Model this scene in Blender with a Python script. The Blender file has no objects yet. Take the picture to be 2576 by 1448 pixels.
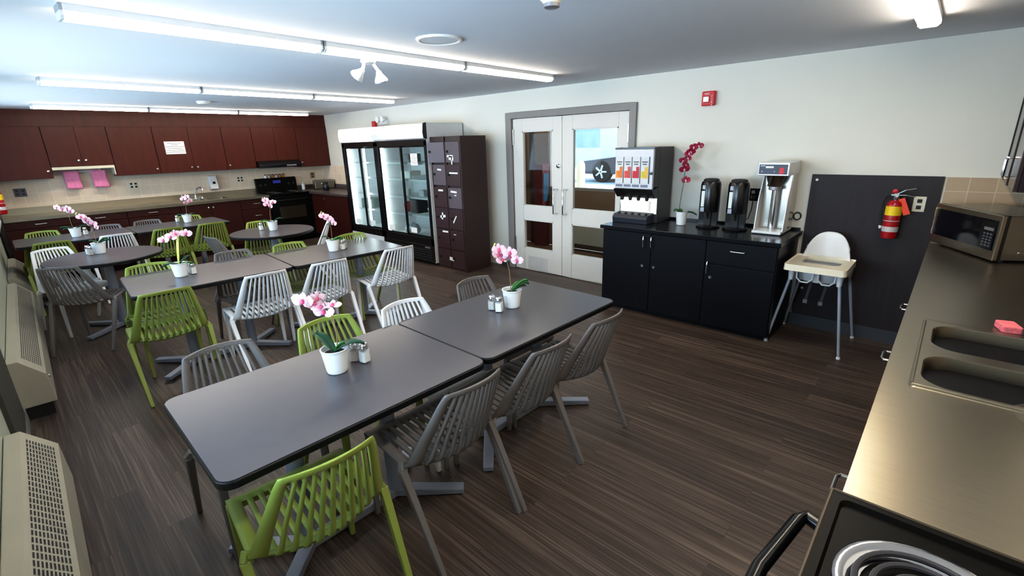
import bpy, bmesh, math, random
from mathutils import Vector, Matrix
random.seed(7)
PI = math.pi
S = bpy.context.scene
COL = S.collection

# ------------------------------------------------------------------ materials
def lin(c):
    o = []
    for v in c[:3]:
        v /= 255.0
        o.append(v/12.92 if v <= .04045 else ((v+.055)/1.055)**2.4)
    return (*o, 1.0)

def _new(name):
    m = bpy.data.materials.new(name); m.use_nodes = True
    nt = m.node_tree; nt.nodes.clear()
    out = nt.nodes.new('ShaderNodeOutputMaterial')
    return m, nt, out

def mat(name, c, r=.5, m=0.0, var=.06, vs=9.0, st=(1, 1, 1), bump=0.0, spec=.5, em=None, es=0.0, coat=0.0, sub=0.0):
    M, nt, out = _new(name)
    b = nt.nodes.new('ShaderNodeBsdfPrincipled')
    tc = nt.nodes.new('ShaderNodeTexCoord'); mp = nt.nodes.new('ShaderNodeMapping')
    mp.inputs['Scale'].default_value = st
    nz = nt.nodes.new('ShaderNodeTexNoise'); nz.inputs['Scale'].default_value = vs; nz.inputs['Detail'].default_value = 3
    nt.links.new(tc.outputs['Object'], mp.inputs['Vector']); nt.links.new(mp.outputs[0], nz.inputs['Vector'])
    mx = nt.nodes.new('ShaderNodeMix'); mx.data_type = 'RGBA'
    l = lin(c)
    mx.inputs[6].default_value = tuple(max(0, v*(1-var*2)) for v in l[:3])+(1,)
    mx.inputs[7].default_value = tuple(min(1, v*(1+var*2)) for v in l[:3])+(1,)
    nt.links.new(nz.outputs['Fac'], mx.inputs[0]); nt.links.new(mx.outputs[2], b.inputs['Base Color'])
    b.inputs['Roughness'].default_value = r; b.inputs['Metallic'].default_value = m
    b.inputs['Specular IOR Level'].default_value = spec
    if coat: b.inputs['Coat Weight'].default_value = coat; b.inputs['Coat Roughness'].default_value = .1
    if em: b.inputs['Emission Color'].default_value = lin(em); b.inputs['Emission Strength'].default_value = es
    if bump:
        bp = nt.nodes.new('ShaderNodeBump'); bp.inputs['Strength'].default_value = bump; bp.inputs['Distance'].default_value = .01
        nt.links.new(nz.outputs['Fac'], bp.inputs['Height']); nt.links.new(bp.outputs[0], b.inputs['Normal'])
    nt.links.new(b.outputs[0], out.inputs[0])
    return M

def glass(name, tint=(255, 255, 255), refl=.10, rough=.02, k=.45):
    M, nt, out = _new(name)
    t = nt.nodes.new('ShaderNodeBsdfTransparent'); t.inputs[0].default_value = lin(tint)
    g = nt.nodes.new('ShaderNodeBsdfGlossy'); g.inputs['Roughness'].default_value = rough
    lw = nt.nodes.new('ShaderNodeLayerWeight'); lw.inputs['Blend'].default_value = .35
    mth = nt.nodes.new('ShaderNodeMath'); mth.operation = 'MULTIPLY_ADD'
    mth.inputs[1].default_value = k; mth.inputs[2].default_value = refl*.5
    mx = nt.nodes.new('ShaderNodeMixShader')
    nt.links.new(lw.outputs['Fresnel'], mth.inputs[0]); nt.links.new(mth.outputs[0], mx.inputs[0])
    nt.links.new(t.outputs[0], mx.inputs[1]); nt.links.new(g.outputs[0], mx.inputs[2]); nt.links.new(mx.outputs[0], out.inputs[0])
    return M

def tiles(name, c1, c2, mortar, w, h, axis, msize=.012, off=0.0, r=.35):
    """flat tile grid; axis 'x': tiles run along x (wall normal y), 'y': along y"""
    M, nt, out = _new(name)
    b = nt.nodes.new('ShaderNodeBsdfPrincipled'); b.inputs['Roughness'].default_value = r
    tc = nt.nodes.new('ShaderNodeTexCoord'); sp = nt.nodes.new('ShaderNodeSeparateXYZ'); cb = nt.nodes.new('ShaderNodeCombineXYZ')
    nt.links.new(tc.outputs['Object'], sp.inputs[0])
    nt.links.new(sp.outputs['X' if axis == 'x' else 'Y'], cb.inputs[0]); nt.links.new(sp.outputs['Z'], cb.inputs[1])
    bk = nt.nodes.new('ShaderNodeTexBrick'); bk.offset = off; bk.squash = 1
    bk.inputs['Scale'].default_value = 1; bk.inputs['Brick Width'].default_value = w; bk.inputs['Row Height'].default_value = h
    bk.inputs['Mortar Size'].default_value = msize*.3; bk.inputs['Mortar Smooth'].default_value = .3
    bk.inputs['Color1'].default_value = lin(c1); bk.inputs['Color2'].default_value = lin(c2); bk.inputs['Mortar'].default_value = lin(mortar)
    nt.links.new(cb.outputs[0], bk.inputs['Vector'])
    nz = nt.nodes.new('ShaderNodeTexNoise'); nz.inputs['Scale'].default_value = 14
    nt.links.new(tc.outputs['Object'], nz.inputs['Vector'])
    mx = nt.nodes.new('ShaderNodeMix'); mx.data_type = 'RGBA'; mx.blend_type = 'MULTIPLY'; mx.inputs[0].default_value = .1
    nt.links.new(bk.outputs['Color'], mx.inputs[6]); nt.links.new(nz.outputs['Fac'], mx.inputs[7])
    nt.links.new(mx.outputs[2], b.inputs['Base Color']); nt.links.new(b.outputs[0], out.inputs[0])
    return M

def floor_mat():
    M, nt, out = _new('vinyl_plank')
    b = nt.nodes.new('ShaderNodeBsdfPrincipled'); b.inputs['Roughness'].default_value = .42; b.inputs['Specular IOR Level'].default_value = .4
    tc = nt.nodes.new('ShaderNodeTexCoord')
    bk = nt.nodes.new('ShaderNodeTexBrick'); bk.offset = .37; bk.offset_frequency = 2
    for k, v in (('Scale', 1), ('Brick Width', 1.22), ('Row Height', .15), ('Mortar Size', .0012), ('Bias', 0)): bk.inputs[k].default_value = v
    bk.inputs['Color1'].default_value = (0, 0, 0, 1); bk.inputs['Color2'].default_value = (1, 1, 1, 1); bk.inputs['Mortar'].default_value = (.1, .1, .1, 1)
    nt.links.new(tc.outputs['Object'], bk.inputs['Vector'])
    def noise(sc, st, det=4, rough=.6):
        mp = nt.nodes.new('ShaderNodeMapping'); mp.inputs['Scale'].default_value = st
        n = nt.nodes.new('ShaderNodeTexNoise'); n.inputs['Scale'].default_value = sc; n.inputs['Detail'].default_value = det; n.inputs['Roughness'].default_value = rough
        # shift the grain from plank to plank
        ad = nt.nodes.new('ShaderNodeVectorMath'); ad.operation = 'MULTIPLY_ADD'; ad.inputs[1].default_value = (3.7, 5.1, 0)
        nt.links.new(bk.outputs['Color'], ad.inputs[0]); nt.links.new(tc.outputs['Object'], ad.inputs[2])
        nt.links.new(ad.outputs[0], mp.inputs['Vector']); nt.links.new(mp.outputs[0], n.inputs['Vector'])
        return n
    n1 = noise(1.0, (1.5, 110, 1)); n2 = noise(1.0, (.8, 34, 1)); n3 = noise(.6, (1, 1.5, 1), 2)
    def math_(op, a, bb, c=None):
        m = nt.nodes.new('ShaderNodeMath'); m.operation = op
        for i, v in enumerate((a, bb, c)):
            if v is None: continue
            if isinstance(v, (int, float)): m.inputs[i].default_value = v
            else: nt.links.new(v, m.inputs[i])
        return m.outputs[0]
    bw = nt.nodes.new('ShaderNodeRGBToBW'); nt.links.new(bk.outputs['Color'], bw.inputs[0])
    f = math_('MULTIPLY_ADD', n1.outputs['Fac'], .62, math_('MULTIPLY', n2.outputs['Fac'], .45))
    f = math_('ADD', f, math_('MULTIPLY_ADD', bw.outputs[0], .12, -.06))
    f = math_('ADD', f, math_('MULTIPLY_ADD', n3.outputs['Fac'], .12, -.06))
    cr = nt.nodes.new('ShaderNodeValToRGB'); e = cr.color_ramp.elements
    e[0].position = .36; e[0].color = lin((38, 31, 28)); e[1].position = .74; e[1].color = lin((126, 108, 95))
    e2 = e.new(.54); e2.color = lin((76, 62, 53))
    nt.links.new(f, cr.inputs[0]); nt.links.new(cr.outputs[0], b.inputs['Base Color'])
    bp = nt.nodes.new('ShaderNodeBump'); bp.inputs['Strength'].default_value = .15; bp.inputs['Distance'].default_value = .004
    nt.links.new(f, bp.inputs['Height']); nt.links.new(bp.outputs[0], b.inputs['Normal'])
    nt.links.new(b.outputs[0], out.inputs[0])
    return M

def emit(name, c, s):
    M, nt, out = _new(name)
    e = nt.nodes.new('ShaderNodeEmission'); e.inputs[0].default_value = lin(c); e.inputs[1].default_value = s
    nt.links.new(e.outputs[0], out.inputs[0]); return M

m_wall = mat('wall_paint', (230, 226, 216), .75, var=.01, vs=3)
m_ceil = mat('ceiling_paint', (230, 231, 236), .85, var=.012, vs=2)
m_floor = floor_mat()
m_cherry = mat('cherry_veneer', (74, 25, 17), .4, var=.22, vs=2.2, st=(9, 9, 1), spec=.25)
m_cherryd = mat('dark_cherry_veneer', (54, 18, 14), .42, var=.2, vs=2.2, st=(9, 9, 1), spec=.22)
m_cream = mat('cream_laminate', (206, 196, 174), .5, var=.03)
m_steel = mat('brushed_steel', (158, 151, 136), .32, 1.0, var=.05, vs=5, st=(1.2, 40, 40))
m_steeld = mat('basin_steel', (104, 100, 90), .34, 1.0, var=.06, vs=5, st=(30, 2, 30))
m_chrome = mat('chrome', (225, 225, 228), .12, 1.0, var=.02)
m_nickel = mat('satin_nickel', (205, 203, 198), .28, 1.0, var=.03)
m_tile = tiles('kitchen_tile', (244, 226, 204), (238, 218, 196), (250, 240, 226), .15, .15, 'y')
m_tileb = tiles('kitchen_tile_b', (244, 226, 204), (238, 218, 196), (250, 240, 226), .15, .15, 'x')
m_tileR = tiles('counter_tile', (196, 172, 142), (188, 164, 136), (212, 196, 170), .145, .105, 'x', msize=.012, off=0)
m_black = mat('black_gloss', (14, 14, 16), .22, var=.1, spec=.5)
m_blackm = mat('black_matte', (22, 22, 24), .6, var=.1)
m_enamel = mat('black_enamel', (12, 11, 10), .38, var=.1, spec=.07)
m_granite = mat('dark_laminate', (74, 62, 60), .3, var=.3, vs=60)
m_lam = mat('table_laminate', (80, 78, 84), .28, var=.035, vs=16, spec=.55)
m_edge = mat('table_edge', (8, 8, 11), .4, var=.05, spec=.3)
m_base = mat('grey_powder_coat', (150, 158, 176), .38, .25, var=.04)
m_green = mat('green_plastic', (146, 160, 72), .45, var=.04, vs=4)
m_white = mat('white_plastic', (240, 240, 242), .45, var=.02, vs=4)
m_grey = mat('taupe_grey_plastic', (118, 112, 109), .45, var=.04, vs=4)
m_ivory = mat('ivory_plastic', (232, 224, 204), .4, var=.02)
m_plain = mat('white_enamel', (232, 232, 232), .35, var=.015)
m_pot = mat('white_ceramic', (240, 240, 240), .35, var=.02)
m_soil = mat('potting_soil', (36, 30, 26), .95, var=.3, vs=60, bump=.8)
m_leaf = mat('orchid_leaf', (44, 112, 44), .35, var=.2, vs=18)
m_leafd = mat('orchid_leaf_dark', (34, 86, 62), .35, var=.2, vs=18)
m_leafy = mat('orchid_leaf_yellow', (196, 196, 92), .45, var=.18, vs=14)
m_stem = mat('stem', (150, 122, 84), .6, var=.15)
m_stemg = mat('stem_green', (74, 92, 62), .6, var=.15)
m_petal = mat('pink_petal', (248, 210, 224), .55, var=.08, vs=45)
m_petalr = mat('crimson_petal', (160, 14, 58), .55, var=.2, vs=45)
m_lip = mat('magenta_lip', (220, 100, 142), .5, var=.15)
m_lipr = mat('pale_lip', (240, 190, 206), .5, var=.15)
m_bud = mat('bud', (214, 214, 150), .55, var=.15)
m_beige = mat('beige_enamel', (180, 175, 158), .45, var=.03)
m_holes = mat('grille_dark', (40, 36, 36), .7)
m_navy = mat('black_navy_cabinet', (7, 8, 15), .4, var=.12, spec=.2)
m_navytop = mat('black_navy_top', (14, 15, 22), .2, var=.1, spec=.35)
m_panel = mat('espresso_panel', (44, 37, 40), .5, spec=.3, var=.2, vs=2.5, st=(14, 1, 1.2))
m_basebd = mat('grey_vinyl_base', (62, 66, 74), .5, var=.04)
m_frame = mat('grey_door_frame', (146, 140, 136), .45, var=.02)
m_door = mat('off_white_door', (222, 216, 208), .42, var=.015)
m_red = mat('red_gloss', (176, 18, 26), .28, var=.06, coat=.4)
m_redp = mat('red_plastic', (204, 30, 40), .4, var=.05)
m_orange = mat('orange_plastic', (226, 70, 24), .45)
m_yellow = mat('yellow_label', (238, 206, 30), .5, var=.04)
m_silverl = mat('silver_label', (206, 196, 196), .5, var=.05)
m_paper = mat('paper', (240, 238, 232), .8, var=.015)
m_ink = mat('grey_ink', (120, 120, 124), .8)
m_inkd = mat('dark_ink', (60, 60, 66), .8)
m_pink = mat('pink_towel', (246, 150, 186), .9, var=.1, vs=40, bump=.4)
m_glass = glass('clear_glass', (250, 252, 252))
m_tglass = glass('thin_window_glass', (240, 243, 242))
m_dglass = glass('door_glass', (238, 240, 238), .01, .02, .03)
m_fglass = glass('fridge_glass', (232, 240, 240), .06, .02, .12)
m_smoke = glass('bottle_glass', (252, 253, 253), .06, .03, .14)
m_lamp = emit('fluorescent_diffuser', (255, 242, 222), 23.0)
m_strip = emit('cooler_strip_light', (246, 250, 255), 15.0)
m_sign = emit('lit_header', (255, 255, 255), 1.6)
m_lockp = mat('locker_brown', (52, 30, 28), .42, var=.08)
m_lockg = mat('locker_grey_door', (98, 86, 94), .45, var=.06)
m_lockd = mat('locker_door_brown', (58, 33, 36), .42, var=.08)
m_brownw = mat('hall_brown_paint', (122, 94, 72), .7, var=.04)
m_hallf = mat('hall_floor', (112, 84, 64), .4, var=.1)
m_snow = mat('snow', (244, 246, 250), .9, var=.02)
m_bldg = mat('pale_cladding', (240, 244, 248), .6, var=.06, vs=1.5)
m_blueg = mat('blue_glazing', (176, 206, 224), .4, var=.2, vs=2)
m_cardk = mat('car_paint', (62, 66, 80), .25, var=.05, coat=.5)
m_tire = mat('tyre', (28, 28, 30), .8)
m_alloy = mat('alloy', (226, 228, 232), .5)
m_post = mat('bollard_beige', (228, 212, 176), .6)
m_salt = mat('salt', (250, 249, 246), .8, var=.02, vs=60)
m_pepper = mat('pepper', (206, 200, 194), .85, var=.2, vs=160)
m_amber = mat('amber_spice', (186, 112, 34), .6, var=.3, vs=60)
m_dblue = mat('navy_plastic', (18, 26, 60), .3)
m_sponge = mat('pink_sponge', (226, 120, 130), .95, var=.2, vs=90, bump=.6)
m_silver = mat('silver_panel', (158, 156, 160), .45, .7, var=.04)
m_glowp = mat('cup_glow', (244, 242, 236), .3, var=.02, em=(255, 252, 244), es=.25)  # pale plastic; its white glow is put in as faint emission

# ------------------------------------------------------------------ mesh builder
class MB:
    def __init__(s): s.bm = bmesh.new()
    def _v(s, pts): return [s.bm.verts.new(p) for p in pts]
    def face(s, pts):
        s.bm.faces.new(s._v(pts)); return s
    def box(s, a, b, M=None):
        x0, y0, z0 = a; x1, y1, z1 = b
        p = [(x0, y0, z0), (x1, y0, z0), (x1, y1, z0), (x0, y1, z0), (x0, y0, z1), (x1, y0, z1), (x1, y1, z1), (x0, y1, z1)]
        if M is not None: p = [M @ Vector(q) for q in p]
        v = s._v(p)
        for f in ((3, 2, 1, 0), (4, 5, 6, 7), (0, 1, 5, 4), (1, 2, 6, 5), (2, 3, 7, 6), (3, 0, 4, 7)): s.bm.faces.new([v[i] for i in f])
        return s
    def rbox(s, a, b, r=.01, n=3):
        """box with rounded vertical edges"""
        return s.prism(rrect(a[0], a[1], b[0], b[1], r, n), a[2], b[2])
    def prism(s, poly, z0, z1, M=None, axis='z'):
        def P(u, v, w):
            q = (u, v, w) if axis == 'z' else (w, u, v) if axis == 'x' else (u, w, v)
            return M @ Vector(q) if M is not None else q
        lo = s._v([P(u, v, z0) for u, v in poly]); hi = s._v([P(u, v, z1) for u, v in poly])
        n = len(poly)
        s.bm.faces.new(lo[::-1]); s.bm.faces.new(hi)
        for i in range(n): s.bm.faces.new((lo[i], lo[(i+1) % n], hi[(i+1) % n], hi[i]))
        return s
    def lathe(s, prof, c=(0, 0, 0), n=24, M=None, cap=True):
        rings = []
        for r, z in prof:
            ring = []
            for k in range(n):
                a = 2*PI*k/n; q = Vector((r*math.cos(a), r*math.sin(a), z))
                if M is not None: q = M @ q
                ring.append(s.bm.verts.new(q+Vector(c)))
            rings.append(ring)
        for A, B in zip(rings, rings[1:]):
            for k in range(n): s.bm.faces.new((A[k], A[(k+1) % n], B[(k+1) % n], B[k]))
        if cap:
            if prof[0][0] > 1e-5: s.bm.faces.new(rings[0][::-1])
            if prof[-1][0] > 1e-5: s.bm.faces.new(rings[-1])
        return s
    def tube(s, pts, r, n=10, closed=False):
        pts = [Vector(p) for p in pts]; R = r if isinstance(r, (list, tuple)) else [r]*len(pts)
        rings = []; N = len(pts); ref = None
        for i, p in enumerate(pts):
            if closed: d = pts[(i+1) % N]-pts[i-1]
            else: d = pts[min(i+1, N-1)]-pts[max(i-1, 0)]
            d.normalize()
            if ref is None: ref = Vector((0, 0, 1)) if abs(d.z) < .9 else Vector((1, 0, 0))
            u = d.cross(ref).normalized(); w = u.cross(d).normalized(); ref = w
            rings.append([s.bm.verts.new(p+(u*math.cos(2*PI*k/n)+w*math.sin(2*PI*k/n))*R[i]) for k in range(n)])
        prs = list(zip(rings, rings[1:]))
        if closed: prs.append((rings[-1], rings[0]))
        for A, B in prs:
            for k in range(n): s.bm.faces.new((A[k], A[(k+1) % n], B[(k+1) % n], B[k]))
        if not closed: s.bm.faces.new(rings[0][::-1]); s.bm.faces.new(rings[-1])
        return s
    def beam(s, p0, p1, w0, h0, w1=None, h1=None, up=(0, 0, 1)):
        """rectangular bar from p0 to p1"""
        p0 = Vector(p0); p1 = Vector(p1); d = (p1-p0).normalized(); up = Vector(up)
        if abs(d.dot(up)) > .98: up = Vector((0, 1, 0))
        u = d.cross(up).normalized(); w = u.cross(d).normalized()
        w1 = w0 if w1 is None else w1; h1 = h0 if h1 is None else h1
        A = s._v([p0+u*a*w0/2+w*b*h0/2 for a, b in ((-1, -1), (1, -1), (1, 1), (-1, 1))])
        B = s._v([p1+u*a*w1/2+w*b*h1/2 for a, b in ((-1, -1), (1, -1), (1, 1), (-1, 1))])
        s.bm.faces.new(A[::-1]); s.bm.faces.new(B)
        for i in range(4): s.bm.faces.new((A[i], A[(i+1) % 4], B[(i+1) % 4], B[i]))
        return s
    def ball(s, c, r, sc=(1, 1, 1), n=12, m=8):
        prof = [(max(r*math.sin(PI*i/m), 1e-6), -r*math.cos(PI*i/m)) for i in range(m+1)]
        return s.lathe(prof, c, n, Matrix.Diagonal((*sc, 1)), cap=False)
    def ringplate(s, outer, inner, z):
        """flat plate with a hole; outer/inner are equal-length loops"""
        A = s._v([(u, v, z) for u, v in outer]); B = s._v([(u, v, z) for u, v in inner]); n = len(A)
        for i in range(n): s.bm.faces.new((A[i], A[(i+1) % n], B[(i+1) % n], B[i]))
        return s
    def build(s, name, m, parent=None, smooth=False, bevel=0.0, seg=2, solid=0.0, loc=None):
        bmesh.ops.remove_doubles(s.bm, verts=s.bm.verts, dist=1e-6)
        bmesh.ops.recalc_face_normals(s.bm, faces=s.bm.faces)
        me = bpy.data.meshes.new(name); s.bm.to_mesh(me); s.bm.free()
        for mm in (m if isinstance(m, list) else [m]): me.materials.append(mm)
        o = bpy.data.objects.new(name, me); COL.objects.link(o)
        if parent is not None: o.parent = parent
        if loc: o.location = loc
        if smooth:
            for p in me.polygons: p.use_smooth = True
            me.set_sharp_from_angle(angle=math.radians(40))
        if bevel:
            b = o.modifiers.new('bevel', 'BEVEL'); b.width = bevel; b.segments = seg; b.limit_method = 'ANGLE'; b.angle_limit = math.radians(50)
        if solid:
            b = o.modifiers.new('solid', 'SOLIDIFY'); b.thickness = solid; b.offset = 0
        return o

def rrect(x0, y0, x1, y1, r, n=5):
    p = []
    for cx, cy, a0 in ((x1-r, y1-r, 0), (x0+r, y1-r, 90), (x0+r, y0+r, 180), (x1-r, y0+r, 270)):
        for k in range(n+1):
            a = math.radians(a0+90*k/n); p.append((cx+r*math.cos(a), cy+r*math.sin(a)))
    return p

def tag(o, label=None, cat=None, group=None, kind=None):
    if label: o['label'] = label
    if cat: o['category'] = cat
    if group: o['group'] = group
    if kind: o['kind'] = kind
    return o
def thing(name, label, cat, loc=(0, 0, 0), rz=0.0, group=None):
    o = bpy.data.objects.new(name, None); COL.objects.link(o)
    o.empty_display_size = .1; o.location = loc; o.rotation_euler = (0, 0, math.radians(rz))
    return tag(o, label, cat, group)
def struct(name, mb, m, **k): return tag(mb.build(name, m, **k), kind='structure')
def copy_tree(o, parent=None):
    c = o.copy(); COL.objects.link(c); c.parent = parent
    for ch in list(o.children): copy_tree(ch, c)
    return c
def B(a, b): return MB().box(a, b)
def arc(c, r, a0, a1, n, plane='xy'):
    out = []
    for k in range(n+1):
        a = math.radians(a0+(a1-a0)*k/n); u, v = r*math.cos(a), r*math.sin(a)
        out.append((c[0]+u, c[1]+v, c[2]) if plane == 'xy' else (c[0]+u, c[1], c[2]+v) if plane == 'xz' else (c[0], c[1]+u, c[2]+v))
    return out

# ------------------------------------------------------------------ the room
H = 2.32; XR = 10.38
def yw(x): return -4.85-.03*x          # the window wall runs slightly out of square
WROT = math.degrees(math.atan(-.03))
DX0, DX1, DZ = 5.385, 7.10, 1.99       # door opening in the back wall

struct('floor', MB().prism([(-.1, yw(-.1)-.1), (XR+.1, yw(XR)-.1), (XR+.1, .12), (-.1, .12)], -.12, 0), m_floor)
struct('ceiling', MB().prism([(-.1, yw(-.1)-.1), (XR+.1, yw(XR)-.1), (XR+.1, .12), (-.1, .12)], H, H+.1), m_ceil)
struct('wall_back', MB().box((-.1, 0, 0), (DX0, .12, H)).box((DX1, 0, 0), (XR+.1, .12, H)).box((DX0, 0, DZ), (DX1, .12, H)), m_wall)
struct('wall_kitchen', B((-.1, yw(-.1)-.1, 0), (0, 0, H)), m_wall)
struct('wall_right', B((XR, yw(XR)-.1, 0), (XR+.1, 0, H)), m_wall)
# window wall with three openings; built along local x, then turned
wins = [(1.0, 3.6), (4.2, 6.4), (7.0, 9.2)]
mw = MB()
xs = -.1
for a, b in wins:
    mw.box((xs, -.1, 0), (a, 0, H)); mw.box((a, -.1, 0), (b, 0, .95)); mw.box((a, -.1, 2.1), (b, 0, H)); xs = b
mw.box((xs, -.1, 0), (XR+.2, 0, H))
w = struct('wall_window', mw, mat('pale_green_grey_paint', (186, 190, 176), .7, var=.02))
w.location = (0, -4.85, 0); w.rotation_euler.z = math.radians(WROT)
for i, (a, b) in enumerate(wins):
    fr = MB()
    for p, q in (((a, .95), (b, .99)), ((a, 2.06), (b, 2.1)), ((a, .99), (a+.04, 2.06)), ((b-.04, .99), (b, 2.06)), (((a+b)/2-.02, .99), ((a+b)/2+.02, 2.06))):
        fr.box((p[0], -.08, p[1]), (q[0], -.03, q[1]))
    wf = struct('window_%d' % (i+1), fr, m_plain)
    wf.location = (0, -4.85, 0); wf.rotation_euler.z = math.radians(WROT)
    MB().box((a+.04, -.057, .99), ((a+b)/2-.02, -.053, 2.06)).box(((a+b)/2+.02, -.057, .99), (b-.04, -.053, 2.06)).build('pane', m_tglass, wf)
    B((a-.03, -.02, .92), (b+.03, .07, .95)).build('sill', m_plain, wf)
struct('trim_1', B((0.0, yw(0)+.02, 1.0), (.012, 0, 1.42)), m_tile)
struct('trim_2', B((.012, -.012, 1.0), (2.08, 0, 1.36)), m_tileb)
struct('trim_3', B((9.735, -.012, .915), (XR, 0, 1.36)), m_tileR)
struct('trim_4', B((XR-.012, -3.66, .915), (XR, -.012, 1.36)), tiles('counter_tile_side', (196, 172, 142), (188, 164, 136), (212, 196, 170), .145, .105, 'y'))
struct('baseboard_back', B((8.86, -.035, 0), (9.735, -.022, .11)).box((7.19, -.013, 0), (8.86, 0, .1)).box((5.1, -.013, 0), (5.27, 0, .1)), m_basebd)
wb = struct('baseboard_window', B((.1, 0, 0), (10.2, .02, .11)), mat('pale_vinyl_base', (150, 152, 146), .5))
wb.location = (0, -4.85, 0); wb.rotation_euler.z = math.radians(WROT)
# dark pier between the two nearest heaters
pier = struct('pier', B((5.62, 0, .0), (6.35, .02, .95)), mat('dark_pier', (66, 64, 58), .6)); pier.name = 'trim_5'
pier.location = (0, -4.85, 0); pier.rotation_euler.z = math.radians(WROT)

# soffit above the kitchen cabinets
struct('trim_6', B((0, yw(0)+.02, 2.1), (.335, 0, H)), m_cherry)

# espresso wall panel with its screw cap
pn = thing('wall_panel', 'large dark espresso panel fixed to the back wall behind the high chair', 'wall panel', (9.295, 0, .11))
B((-.425, -.022, 0), (.425, 0, 1.254)).build('board', m_panel, pn)
MB().lathe([(.0001, 0), (.011, 0), (.011, .004), (.0001, .006)], (-.385, -.022, 1.21), 12, Matrix.Rotation(PI/2, 4, 'X')).build('screw_cap', m_paper, pn)
MB().lathe([(.0001, 0), (.011, 0), (.011, .004), (.0001, .006)], (-.37, -.022, .25), 12, Matrix.Rotation(PI/2, 4, 'X')).build('screw_cap', m_paper, pn)

# ------------------------------------------------------------------ double door and what is behind it
fm = MB()
fm.box((5.285, -.03, 0), (DX0, .12, DZ+.075)); fm.box((DX1, -.03, 0), (7.18, .12, DZ+.075)); fm.box((DX0, -.03, DZ), (DX1, .12, DZ+.075))
struct('trim_7', fm, m_frame, bevel=.004)
def door(name, x0, x1, sx, pz, hinge_x, grip_x):
    mb = MB(); y0, y1 = .0, .045
    a, b = pz
    z1 = 1.985
    mb.box((x0, y0, .008), (a, y1, z1)); mb.box((b, y0, .008), (x1, y1, z1))
    for p, q in ((.008, .305), (.70, .885), (1.83, z1)): mb.box((a, y0, p), (b, y1, q))
    d = struct(name, mb, m_door, bevel=.003)
    for p, q in ((.305, .70), (.885, 1.83)):
        B((a, .02, p), (b, .025, q)).build('pane', m_dglass, d)
        MB().box((a, .001, p), (a+.012, .044, q)).box((b-.012, .001, p), (b, .044, q)).box((a, .001, p), (b, .044, p+.012)).box((a, .001, q-.012), (b, .044, q)).build('glazing_bead', m_door, d)
    for z in (1.66, .25):
        B((hinge_x-.012, -.014, z), (hinge_x+.012, 0, z+.2)).build('hinge', m_nickel, d, bevel=.003)
    MB().tube([(grip_x, 0, .82), (grip_x, -.06, .82)] + arc((grip_x, -.06, .84), .02, 270, 180, 3, 'yz') + [(grip_x, -.08, 1.10)] + [(grip_x, -.06, 1.125), (grip_x, 0, 1.125)], .0095, 10).build('pull_handle', m_chrome, d, smooth=True)
    return d
d1 = door('door_1', DX0+.005, 6.188, 0, (5.55, 6.05), DX0+.012, 6.115)
d2 = door('door_2', 6.194, DX1-.005, 0, (6.345, 6.96), DX1-.012, 6.262)
MB().lathe([(.0001, 0), (.026, 0), (.026, .012), (.014, .016), (.0001, .02)], (6.14, 0, 1.405), 16, Matrix.Rotation(PI/2, 4, 'X')).build('deadbolt', m_chrome, d1, smooth=True)
B((5.62, -.003, .02), (5.95, 0, .2)).build('kick_plate', mat('kick_plate', (206, 202, 198), .4), d1)

# hall
struct('floor_hall', B((2.6, .12, -.1), (8.6, 1.5, -.002)), m_hallf)
struct('ceiling_hall', B((2.6, .12, 2.3), (8.6, 1.6, 2.4)), m_ceil)
struct('wall_hall', MB().box((2.6, 1.5, 0), (4.78, 1.6, 2.3)).box((4.78, 1.5, 0), (7.6, 1.6, .94)).box((7.6, 1.5, 0), (8.6, 1.6, 2.3)).box((4.78, 1.5, 2.12), (7.6, 1.6, 2.3)), m_brownw)
struct('wall_hall_end', B((2.5, .12, 0), (2.6, 1.6, 2.3)), m_brownw)
struct('wall_hall_far_end', B((8.6, .12, 0), (8.7, 1.6, 2.3)), m_brownw)
wf = MB()
for p, q in (((4.78, .94), (7.6, .98)), ((4.78, 2.08), (7.6, 2.12)), ((4.78, .98), (4.82, 2.08)), ((7.56, .98), (7.6, 2.08)), ((6.2, .98), (6.24, 2.08))): wf.box((p[0], 1.51, p[1]), (q[0], 1.58, q[1]))
w4 = struct('window_4', wf, m_frame)
B((4.82, 1.545, .98), (7.56, 1.55, 2.08)).build('pane', m_tglass, w4)
struct('trim_8', B((4.42, 1.46, 0), (4.5, 1.5, 2.3)), mat('dark_jamb', (52, 42, 38), .5))
hr = thing('handrail', 'reddish brown handrail on the hall wall behind the left door', 'handrail', (3.4, 1.5, 0))
B((-.75, -.05, .98), (1.0, -.02, 1.06)).build('rail', mat('rail_wood', (112, 62, 44), .4), hr, bevel=.01)
B((-.5, -.02, 1.0), (-.46, 0, 1.04)).box((.7, -.02, 1.0), (.74, 0, 1.04)).build('bracket', m_nickel, hr)
cb_ = thing('hall_cabinet', 'dark red cabinet standing in the hall beside the window', 'cabinet', (4.72, 1.40, 0))
B((-.1, -.09, 0), (.1, .09, 1.35)).build('cabinet_body', mat('dark_red', (88, 24, 30), .5), cb_, bevel=.01)
B((.1, -.07, .75), (.106, .07, 1.2)).build('side_panel', mat('blue_panel', (44, 84, 116), .5), cb_)
cv = thing('convector', 'beige convector heater under the hall window behind the right door', 'heater', (5.9, 1.39, 0))
B((-.75, -.07, .12), (.8, .08, .62)).build('casing', m_beige, cv, bevel=.008)
g = MB()
for k in range(30): g.box((-.72+k*.05, -.073, .5), (-.69+k*.05, -.069, .59))
g.build('grille', m_holes, cv)
for x in (-.6, .65): B((x-.03, -.05, -.002), (x+.03, .06, .12)).build('foot', m_blackm, cv)

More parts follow.
